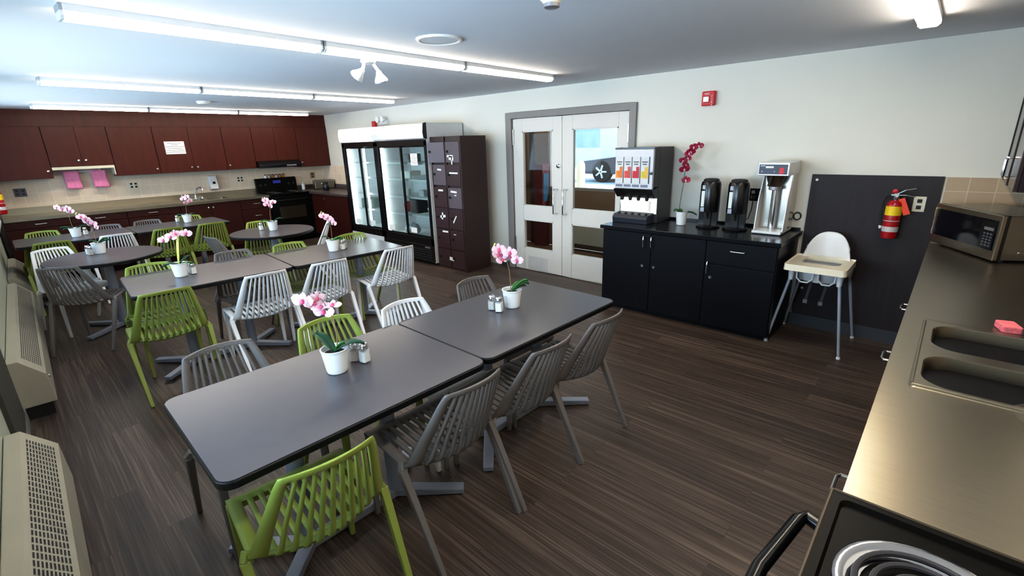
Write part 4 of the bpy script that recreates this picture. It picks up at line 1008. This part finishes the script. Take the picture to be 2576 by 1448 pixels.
for x, y, l, a0 in ((3.67, -4.19, 'round pedestal table beside the window wall heaters', 40), (3.66, -2.565, 'round pedestal table in front of the far kitchen range', 40)):
    t = thing('round_table', l, 'table', (x, y, 0), 0, 'round pedestal tables')
    MB().lathe([(.0001, .741), (.466, .741), (.466, .72), (.0001, .72)], n=56).build('tabletop', m_lam, t)
    MB().lathe([(.467, .708), (.473, .714), (.473, .734), (.467, .7395)], n=56, cap=False).lathe([(.0001, .709), (.466, .709)], n=56, cap=False).build('edge_band', m_edge, t, smooth=True)
    MB().lathe([(.04, .04), (.04, .69), (.09, .705)], n=20).build('column', m_base, t, smooth=True)
    for k in range(4):
        a = math.radians(a0+90*k)
        MB().beam((0, 0, .03), (.41*math.cos(a), .41*math.sin(a), .022), .06, .04, .052, .028).build('foot', m_base, t, bevel=.004)

# ------------------------------------------------------------------ chairs
# sections: (edge_y, edge_z, centre_y, centre_z, half width); +y is where the sitter looks
SEC = [(.225, .430, .225, .428, .222), (.222, .447, .222, .444, .224), (.15, .447, .15, .438, .228), (.04, .440, .03, .428, .232), (-.06, .434, -.09, .420, .236),
       (-.098, .436, -.150, .418, .238), (-.118, .452, -.192, .428, .236), (-.135, .485, -.222, .462, .229), (-.172, .56, -.250, .555, .211), (-.225, .66, -.288, .662, .187), (-.268, .745, -.318, .75, .166), (-.290, .787, -.334, .797, .152), (-.292, .797, -.336, .807, .146)]
def catmull(P, n):
    out = []
    for i in range(len(P)-1):
        p0, p1, p2, p3 = P[max(i-1, 0)], P[i], P[i+1], P[min(i+2, len(P)-1)]
        for k in range(n):
            t = k/n; out.append(tuple(.5*((2*b)+(-a+c)*t+(2*a-5*b+4*c-d)*t*t+(-a+3*b-3*c+d)*t**3) for a, b, c, d in zip(p0, p1, p2, p3)))
    out.append(P[-1]); return out
def surf(mb, SE, slot0, slot1, rail=.14, ratio=.92):
    ns = 10; inner = 2-2*rail; sl = inner/(ns*1.0+(ns-1)*ratio); st = sl*ratio
    us = [(-1, -1+rail*.5, 0), (-1+rail*.5, -1+rail, 0)]; u = -1+rail
    for k in range(ns):
        us.append((u, u+sl, 1)); u += sl
        if k < ns-1: us.append((u, u+st, 0)); u += st
    us += [(1-rail, 1-rail*.5, 0), (1-rail*.5, 1, 0)]
    cache = {}
    def V(i, u):
        key = (i, round(u, 5))
        if key not in cache:
            ye, ze, yc, zc, w_ = SE[i]; f = u*u
            cache[key] = mb.bm.verts.new((u*w_, yc+(ye-yc)*f, zc+(ze-zc)*f))
        return cache[key]
    for i in range(len(SE)-1):
        for a, b, s in us:
            if s and slot0 <= i < slot1: continue
            mb.bm.faces.new((V(i, a), V(i, b), V(i+1, b), V(i+1, a)))
def chair_proto(m):
    t = thing('dining_chair', 'x', 'chair')
    s1 = catmull(SEC[:6], 3); s2 = catmull(SEC[5:], 3)
    mb = MB(); surf(mb, s1, 5, len(s1)-2, .2, 1.0); mb.build('seat', m, t, smooth=True, solid=.010)
    mb = MB(); surf(mb, s2, 2, len(s2)-5, .2, .74); mb.build('backrest', m, t, smooth=True, solid=.011)
    for sx in (-1, 1):
        MB().beam((sx*.212, .205, .438), (sx*.216, .215, 0), .032, .032, .022, .024, up=(0, 1, 0)).build('leg', m, t, bevel=.005)
        MB().beam((sx*.226, -.085, .446), (sx*.247, -.105, .418), .045, .03, .034, .03, up=(0, 1, 0)).beam((sx*.247, -.098, .425), (sx*.232, -.305, 0), .033, .036, .022, .024, up=(0, 1, 0)).build('leg', m, t, bevel=.005)
    MB().beam((-.21, .20, .425), (.21, .20, .425), .02, .02).build('seat_rail', m, t)
    return t
protos = {'g': chair_proto(m_green), 'w': chair_proto(m_white), 'y': chair_proto(m_grey)}
used = set()
GR = {'g': 'green slatted chairs', 'w': 'white slatted chairs', 'y': 'grey slatted chairs'}
def chair(c, bx, by, ang, label):
    """bx, by: floor point below the top of the back; ang: the way the sitter looks"""
    a = math.radians(ang); x = bx+.325*math.cos(a); y = by+.325*math.sin(a)
    t = protos[c] if c not in used else copy_tree(protos[c]); used.add(c)
    t.location = (x, y, 0); t.rotation_euler = (0, 0, a-PI/2); t['label'] = label; t['group'] = GR[c]
    return t
# near row
chair('g', 8.55, -4.305, 176, 'bright green slatted chair nearest the camera at bottom left')
chair('y', 8.545, -3.69, 180, 'grey slatted chair next to the nearest green chair')
chair('y', 8.56, -3.20, 180, 'middle of the three grey chairs along the near table edge')
chair('y', 8.57, -2.73, 180, 'grey slatted chair at the serving cabinet end of the near table')
chair('y', 7.30, -4.25, 0, 'grey chair tucked behind the left end of the nearest table')
chair('g', 7.36, -3.745, 0, 'light green chair behind the nearest table and its orchid')
chair('w', 7.45, -3.30, 0, 'white chair tucked behind the joint of the near tables')
chair('y', 7.42, -2.70, 0, 'taupe chair behind the near table facing the serving cabinet end')
# middle row
chair('g', 5.955, -4.165, 178, 'green slatted chair at the left end of the middle row')
chair('w', 6.04, -3.535, 178, 'white slatted chair beside the green one in the middle row')
chair('w', 6.08, -3.04, 177, 'middle of the three white chairs along the middle row')
chair('w', 6.115, -2.375, 176, 'white slatted chair at the fridge end of the middle row')
chair('g', 4.84, -4.06, 0, 'green chair tucked behind the left end of the middle row')
chair('y', 4.88, -3.415, 0, 'grey chair tucked behind the middle row near its joint')
chair('g', 4.96, -2.925, 0, 'green chair tucked behind the middle row right of its joint')
chair('g', 5.03, -2.28, -3, 'green chair behind the middle row orchid at the fridge end')
# far row
chair('g', 2.60, -4.49, 180, 'green chair in front of the far row at the window end')
chair('w', 2.63, -3.93, 180, 'white chair in front of the far row behind the round table')
chair('g', 2.65, -3.42, 180, 'green chair in front of the far row behind the yellow-leaved orchid')
chair('g', 2.67, -2.94, 180, 'green chair at the range end in front of the far row')
chair('g', 1.42, -4.50, 0, 'green chair behind the far row against the kitchen cabinets')
chair('y', 1.50, -3.88, 0, 'grey chair behind the far row left of its twin')
chair('y', 1.46, -3.42, 0, 'grey chair behind the far row right of its twin')
chair('g', 1.46, -2.92, 0, 'green chair behind the orchid at the range end of the far row')
# around the round tables
chair('w', 3.10, -4.55, 16, 'white chair at the window side of the left round table')
chair('y', 4.32, -4.60, 146, 'grey chair drawn up to the left round table beside the heater')
chair('g', 3.08, -2.50, -16, 'yellow-green chair on the far side of the right round table')
chair('w', 3.98, -1.98, 240, 'white chair on the fridge side of the right round table')
chair('y', 3.83, -3.32, 98, 'blue-grey chair seen edge-on left of the right round table')

# ------------------------------------------------------------------ orchids and shakers
def petal(mb, ang, L, W, lift, tip=.3):
    ca, sa = math.cos(ang), math.sin(ang); pr = [(0, .12), (.25, .75), (.55, 1.0), (.82, .72), (1.0, tip*.5)]; rows = []
    for f, w_ in pr:
        r = L*f; z = lift*math.sin(f*PI*.6); hw = W*w_/2
        rows.append([(r*ca-s*hw*sa, r*sa+s*hw*ca, z+(abs(s)*-.12*W)) for s in (-1, 0, 1)])
    V = [mb._v(r) for r in rows]
    for A, Bq in zip(V, V[1:]):
        for j in range(2): mb.bm.faces.new((A[j], A[j+1], Bq[j+1], Bq[j]))
def flower_mesh(nm, m):
    mb = MB()
    for a, L, W in ((90, .03, .022), (210, .03, .022), (330, .03, .022), (5, .036, .038), (175, .036, .038)): petal(mb, math.radians(a), L, W, .006)
    bmesh.ops.recalc_face_normals(mb.bm, faces=mb.bm.faces)
    me = bpy.data.meshes.new(nm); mb.bm.to_mesh(me); mb.bm.free(); me.materials.append(m)
    for p in me.polygons: p.use_smooth = True
    return me
def lip_mesh(nm, m):
    mb = MB(); mb.ball((0, -.006, .006), .009, (1, 1.2, .8), 8, 6); mb.ball((0, .004, .008), .005, (1, 1, 1), 8, 6)
    me = bpy.data.meshes.new(nm); mb.bm.to_mesh(me); mb.bm.free(); me.materials.append(m)
    for p in me.polygons: p.use_smooth = True
    return me
FM = (flower_mesh('flower', m_petal), lip_mesh('lip', m_lip)); FR = (flower_mesh('flower_red', m_petalr), lip_mesh('lip_red', m_lipr))
CAM = Vector((9.784, -4.809, 1.698))
def leaf(name, m, parent, z0, ang, L, W, rise, droop):
    mb = MB(); ca, sa = math.cos(math.radians(ang)), math.sin(math.radians(ang)); V = []
    for i in range(9):
        f = i/8; r = L*f; z = z0+rise*math.sin(f*PI*.55)-droop*f*f; hw = W/2*math.sin(PI*min(1, .12+f*.88))**.7 if f < 1 else .001
        V.append(mb._v([(r*ca-s*hw*sa, r*sa+s*hw*ca, z+abs(s)*.012) for s in (-1, -.5, 0, .5, 1)]))
    for A, Bq in zip(V, V[1:]):
        for j in range(4): mb.bm.faces.new((A[j], A[j+1], Bq[j+1], Bq[j]))
    return mb.build(name, m, parent, smooth=True, solid=.003)
def orchid(label, loc, stem, fls, leaves, red=False, rings=True, group='pink orchids in white pots'):
    rnd = random.Random(label)
    t = thing('potted_orchid', label, 'plant', loc, 0, group)
    prof = [(.038, 0), (.043, .002)]
    if red: prof += [(.044, .01), (.054, .122), (.056, .13), (.05, .13), (.046, .10), (.0001, .10)]
    else:
        for k in range(8): z = .01+k*.012; r = .044+.014*z/.105; prof += [(r, z), (r+.0012, z+.006)]
        prof += [(.0595, .105), (.061, .107), (.061, .112), (.056, .112), (.052, .09), (.0001, .09)]
    MB().lathe(prof, n=32).build('pot', m_pot, t, smooth=True)
    zs_ = .101 if red else .0905
    MB().lathe([(.046, zs_), (.03, zs_+.006), (.0001, zs_+.008)], n=20).build('soil', m_soil, t, smooth=True)
    base_ = (stem[0][0]*.4, stem[0][1]*.4, zs_)
    pts = [base_]+[p for p in stem if p[2] > zs_+.01]
    sm_ = catmull([tuple(p) for p in pts], 4)
    MB().tube(sm_, [.0035-.0017*i/len(sm_) for i in range(len(sm_))], 7).build('stem', m_stemg if red else m_stem, t, smooth=True)
    end = Vector(pts[-1])
    # side spray joining the blooms
    for p in fls:
        q = Vector(p)
        near = min((Vector(s) for s in sm_), key=lambda s: (s-q).length)
        if (near-q).length > .02: MB().tube([near, near.lerp(q, .5)+Vector((0, 0, .01)), q], .0013, 5).build('flower_stalk', m_stemg, t)
    view = (CAM-Vector(loc)-end).normalized()
    fm_, lm_ = FR if red else FM
    for i, p in enumerate(fls):
        o = bpy.data.objects.new('flower', fm_); COL.objects.link(o); o.parent = t
        d = (view+Vector((rnd.uniform(-.7, .7), rnd.uniform(-.7, .7), rnd.uniform(-.4, .3)))).normalized()
        q = d.to_track_quat('Z', 'Y'); o.location = Vector(p)+Vector((rnd.uniform(-.012, .012), rnd.uniform(-.012, .012), 0)); o.rotation_euler = (q.to_matrix().to_4x4() @ Matrix.Rotation(rnd.uniform(-.3, .3), 4, 'Z')).to_euler()
        s_ = rnd.uniform(1.05, 1.3)*(1.1 if red else .98); o.scale = (s_, s_, s_)
        l_ = bpy.data.objects.new('flower_lip', lm_); COL.objects.link(l_); l_.parent = o; l_.scale = (.8, .8, .8)
    tipv = Vector(fls[-1])-Vector(fls[0]); 
    ext = Vector(fls[0])-tipv.normalized()*.04 if not red else Vector(stem[-1])
    for k in range(2): MB().ball(tuple(ext+Vector((0, .008*k, .012*k-.004))), .006, (1, 1, 1.3), 8, 6).build('bud', m_bud, t, smooth=True)
    for m, ang, L, W, rise, droop in leaves: leaf('leaf', m, t, zs_, ang, L, W, rise, droop)
    return t
def pv(n): return n
DATA = {
'P1':((7.89,-3.945,0.74),[(0.009,0.02,0.073),(0.007,0.016,0.157),(0.006,0.012,0.251),(-0.001,-0.001,0.285)],[(-0.039,-0.085,0.35),(-0.028,-0.061,0.335),(-0.011,-0.024,0.348),(-0.009,-0.019,0.308),(-0.004,-0.01,0.286),(0.006,0.013,0.306)]),
'P2':((7.925,-2.82,0.74),[(-0.005,-0.004,0.125),(-0.007,-0.006,0.18),(-0.009,-0.009,0.229),(-0.017,-0.016,0.274)],[(-0.048,-0.044,0.357),(-0.057,-0.053,0.333),(-0.033,-0.031,0.327),(-0.005,-0.005,0.338),(-0.034,-0.031,0.298),(-0.002,-0.002,0.307),(0.021,0.02,0.289)]),
'P3':((5.3,-3.925,0.74),[(0.001,0.004,0.114),(0.006,0.03,0.208),(0.008,0.039,0.272)],[(-0.011,-0.053,0.308),(0.001,0.003,0.325),(0.006,0.03,0.344),(0.016,0.083,0.339)]),
'P4':((5.45,-2.69,0.74),[(0,-0.001,0.103),(0.001,0.002,0.18),(0.002,0.004,0.253)],[(-0.019,-0.039,0.345),(-0.008,-0.016,0.324),(0.005,0.01,0.302),(0.012,0.025,0.266)]),
'P5':((3.49,-4.2,0.74),[(-0.001,-0.009,0.104),(-0.001,-0.006,0.185),(-0.001,-0.011,0.259)],[(-0.007,-0.071,0.382),(-0.005,-0.047,0.355),(-0.002,-0.023,0.328),(0,0.001,0.301),(0.003,0.03,0.265)]),
'P6':((1.91,-4.22,0.74),[(-0.001,-0.013,0.104),(-0.001,-0.016,0.202),(-0.001,-0.018,0.275)],[(-0.007,-0.089,0.37),(-0.004,-0.053,0.342),(-0.001,-0.011,0.351),(0.001,0.009,0.315)]),
'P7':((1.78,-3.0,0.74),[(0,0,0.079),(0.002,0.011,0.163),(0.003,0.015,0.23)],[(0.001,0.006,0.331),(0.012,0.052,0.355),(0.017,0.074,0.297),(0.006,0.027,0.274)]),
'P8':((3.63,-2.54,0.74),[(-0.003,-0.009,0.085),(-0.003,-0.009,0.169),(0.001,0.004,0.28)],[(-0.01,-0.027,0.374),(0.002,0.006,0.347),(-0.011,-0.031,0.322),(0.004,0.011,0.299),(0.014,0.038,0.34)]),
'R':((7.86,-0.28,0.874),[(-0.022,-0.01,0.148),(-0.015,-0.006,0.291),(-0.005,-0.002,0.385),(-0.001,0,0.479),(0.005,0.002,0.626),(0.047,0.02,0.726),(0.122,0.052,0.745)],[(0.009,0.004,0.43),(-0.008,-0.003,0.534),(0.009,0.004,0.571),(-0.01,-0.004,0.611),(0.011,0.005,0.636),(0.018,0.008,0.676),(0.043,0.018,0.694),(0.056,0.024,0.733),(0.09,0.038,0.742)]),
}
def O(k, label, leaves, **kw):
    loc, st, fl = DATA[k]; loc = (loc[0], loc[1], loc[2]+.0012); return orchid(label, loc, st, fl, leaves, **kw)
O('P1', 'pink orchid in a white pot on the nearest table', [(m_leafd, 62, .13, .055, .05, .035), (m_leafd, 200, .10, .05, .07, .0), (m_leaf, 40, .05, .03, .04, 0)])
O('P2', 'pink orchid with many blooms on the near table by the serving cabinet', [(m_leaf, 60, .11, .045, .06, .02), (m_leaf, 30, .10, .04, .075, .0), (m_leafd, 75, .10, .04, .03, .01), (m_leaf, 90, .09, .035, .05, .01)])
O('P3', 'orchid with upright yellow leaf on the middle row', [(m_leafy, 95, .05, .05, .20, -.03), (m_leafd, 250, .11, .04, .03, .03), (m_leafd, 80, .09, .035, .06, .0), (m_leaf, 70, .1, .035, .02, .02)])
O('P4', 'drooping pink orchid on the middle row by the fridges', [(m_leaf, 70, .10, .05, .03, .02), (m_leaf, 85, .09, .045, .04, .02), (m_stemg, 250, .09, .008, .07, .02)])
O('P5', 'pink orchid with an arching spray on the left round table', [(m_leaf, 70, .09, .06, .06, .01), (m_leafd, 80, .11, .04, .04, .01), (m_leafd, 255, .06, .03, .05, .01)])
O('P6', 'pale orchid on the far row at the window end', [(m_leafd, 80, .13, .035, .04, .01), (m_leafd, 260, .13, .035, .05, .02), (m_leafd, 240, .12, .03, .03, .03)])
O('P7', 'pale orchid on the far row near the range', [(m_leafd, 80, .10, .03, .035, .02), (m_leafd, 255, .12, .03, .035, .02)])
O('P8', 'pink orchid on the right round table by the range', [(m_leafd, 60, .12, .045, .055, .01), (m_leafd, 250, .12, .03, .05, .02)])
O('R', 'tall crimson orchid in a smooth white pot on the serving cabinet', [(m_leaf, 220, .08, .07, .06, .03), (m_leafd, 30, .14, .04, .04, .05), (m_leaf, 150, .07, .05, .05, .02)], red=True, group='red orchid')

def shaker_proto(fill):
    t = thing('shaker', 'x', 'shaker')
    r8 = lambda r, n=8: [(r*math.cos(PI/n+2*PI*k/n), r*math.sin(PI/n+2*PI*k/n)) for k in range(n)]
    mb = MB(); mb.prism(rrect(-.02, -.02, .02, .02, .006, 2), 0, .058)
    mb.build('glass_body', m_smoke, t)
    MB().prism(rrect(-.017, -.017, .017, .017, .005, 2), .004, .050).build('contents', fill, t)
    MB().lathe([(.017, .058), (.018, .062), (.018, .074), (.014, .082), (.0001, .084)], n=18).build('lid', m_chrome, t, smooth=True)
    return t
sp_ = {'s': shaker_proto(m_salt), 'p': shaker_proto(m_pepper)}; su = set()
def shaker(k, x, y, rz, label):
    t = sp_[k] if k not in su else copy_tree(sp_[k]); su.add(k)
    t.location = (x, y, .7418); t.rotation_euler.z = math.radians(rz); t.scale = (1.12, 1.12, 1.12); t['label'] = label; t['group'] = 'salt shakers' if k == 's' else 'pepper shakers'
shaker('s', 7.905, -3.815, 10, 'salt shaker in front beside the nearest orchid')
shaker('p', 7.855, -3.838, 40, 'shaker half behind the orchid leaf on the nearest table')
shaker('s', 7.925, -2.935, 25, 'salt shaker in front at the serving cabinet end orchid')
shaker('p', 7.865, -2.935, 25, 'shaker behind the salt at the serving cabinet end orchid')
shaker('s', 5.295, -3.838, 15, 'salt shaker beside the yellow-leaved orchid')
shaker('p', 5.24, -3.835, 30, 'shaker behind the salt by the yellow-leaved orchid')
shaker('s', 5.46, -2.60, 15, 'salt shaker by the drooping orchid near the fridges')
shaker('p', 5.42, -2.56, 15, 'shaker behind the salt by the drooping orchid near the fridges')
shaker('s', 3.46, -4.285, 15, 'shaker on the left round table beside its orchid')
shaker('p', 3.53, -4.278, 15, 'shaker close against the orchid pot on the left round table')
shaker('s', 1.80, -4.12, 15, 'shaker beside the pale orchid on the far row')
shaker('s', 1.58, -3.08, 15, 'shaker beside the orchid on the far row near the range')
shaker('s', 3.47, -2.625, 15, 'shaker on the right round table left of its orchid')

# ------------------------------------------------------------------ daylight, world and camera
def area(name, loc, rot, sx, sy, power, col):
    l = bpy.data.lights.new(name, 'AREA'); l.shape = 'RECTANGLE'; l.size = sx; l.size_y = sy; l.energy = power; l.color = col
    o = bpy.data.objects.new(name, l); COL.objects.link(o); o.location = loc; o.rotation_euler = rot; return o
for i, (a, b) in enumerate(wins):
    xm = (a+b)/2
    area('window_daylight', (xm, yw(xm)-.55, 1.35), (PI/2+.22, 0, 0), b-a, 1.15, 115, (.56, .76, 1.0))
area('hall_fill', (5.6, .85, 2.28), (0, 0, 0), 2.6, .4, 14, (1.0, .93, .82))  # unseen area lamp added under the hall ceiling to brighten the hall
sun = bpy.data.lights.new('sun', 'SUN'); sun.energy = 9.0; sun.angle = .02; sun.color = (1, .96, .9)
so = bpy.data.objects.new('sun', sun); COL.objects.link(so); so.rotation_euler = Vector((-.75, -.28, -.6)).to_track_quat('-Z', 'Y').to_euler()

W_ = bpy.data.worlds.new('sky'); S.world = W_; W_.use_nodes = True
nt = W_.node_tree; nt.nodes.clear()
out = nt.nodes.new('ShaderNodeOutputWorld'); bg = nt.nodes.new('ShaderNodeBackground')
tc = nt.nodes.new('ShaderNodeTexCoord'); sp2 = nt.nodes.new('ShaderNodeSeparateXYZ'); rp = nt.nodes.new('ShaderNodeValToRGB')
rp.color_ramp.elements[0].position = .0; rp.color_ramp.elements[0].color = (.95, .97, 1.0, 1)
rp.color_ramp.elements[1].position = .6; rp.color_ramp.elements[1].color = (.45, .68, 1.0, 1)
nt.links.new(tc.outputs['Generated'], sp2.inputs[0]); nt.links.new(sp2.outputs['Z'], rp.inputs[0]); nt.links.new(rp.outputs[0], bg.inputs[0])
bg.inputs[1].default_value = 2.2; nt.links.new(bg.outputs[0], out.inputs[0])

yaw, pitch, roll, fpx = math.radians(43.051), math.radians(-17.119), math.radians(-1.739), 1187.055
fw = Vector((-math.sin(yaw)*math.cos(pitch), math.cos(yaw)*math.cos(pitch), math.sin(pitch)))
rt = Vector((math.cos(yaw), math.sin(yaw), 0)); upv = rt.cross(fw)
c_, s_ = math.cos(roll), math.sin(roll)
rt, upv = rt*c_+upv*s_, upv*c_-rt*s_
cam = bpy.data.cameras.new('camera'); co = bpy.data.objects.new('camera', cam); COL.objects.link(co)
Mx = Matrix((rt, upv, -fw)).transposed().to_4x4(); Mx.translation = CAM; co.matrix_world = Mx
cam.sensor_width = 36; cam.sensor_fit = 'HORIZONTAL'; cam.lens = fpx/2576*36; cam.clip_start = .03
S.camera = co
S.view_settings.view_transform = 'Standard'; S.view_settings.look = 'None'; S.view_settings.exposure = 0.36
S.view_settings.use_curve_mapping = True
cm = S.view_settings.curve_mapping; cv_ = cm.curves[3]
cv_.points.new(.2, .168); cv_.points.new(.6, .655); cm.update()
S.cycles.max_bounces = 10; S.cycles.diffuse_bounces = 5; S.cycles.glossy_bounces = 4; S.cycles.transparent_max_bounces = 16
S.cycles.sample_clamp_indirect = 6.0; S.cycles.caustics_reflective = False; S.cycles.caustics_refractive = False
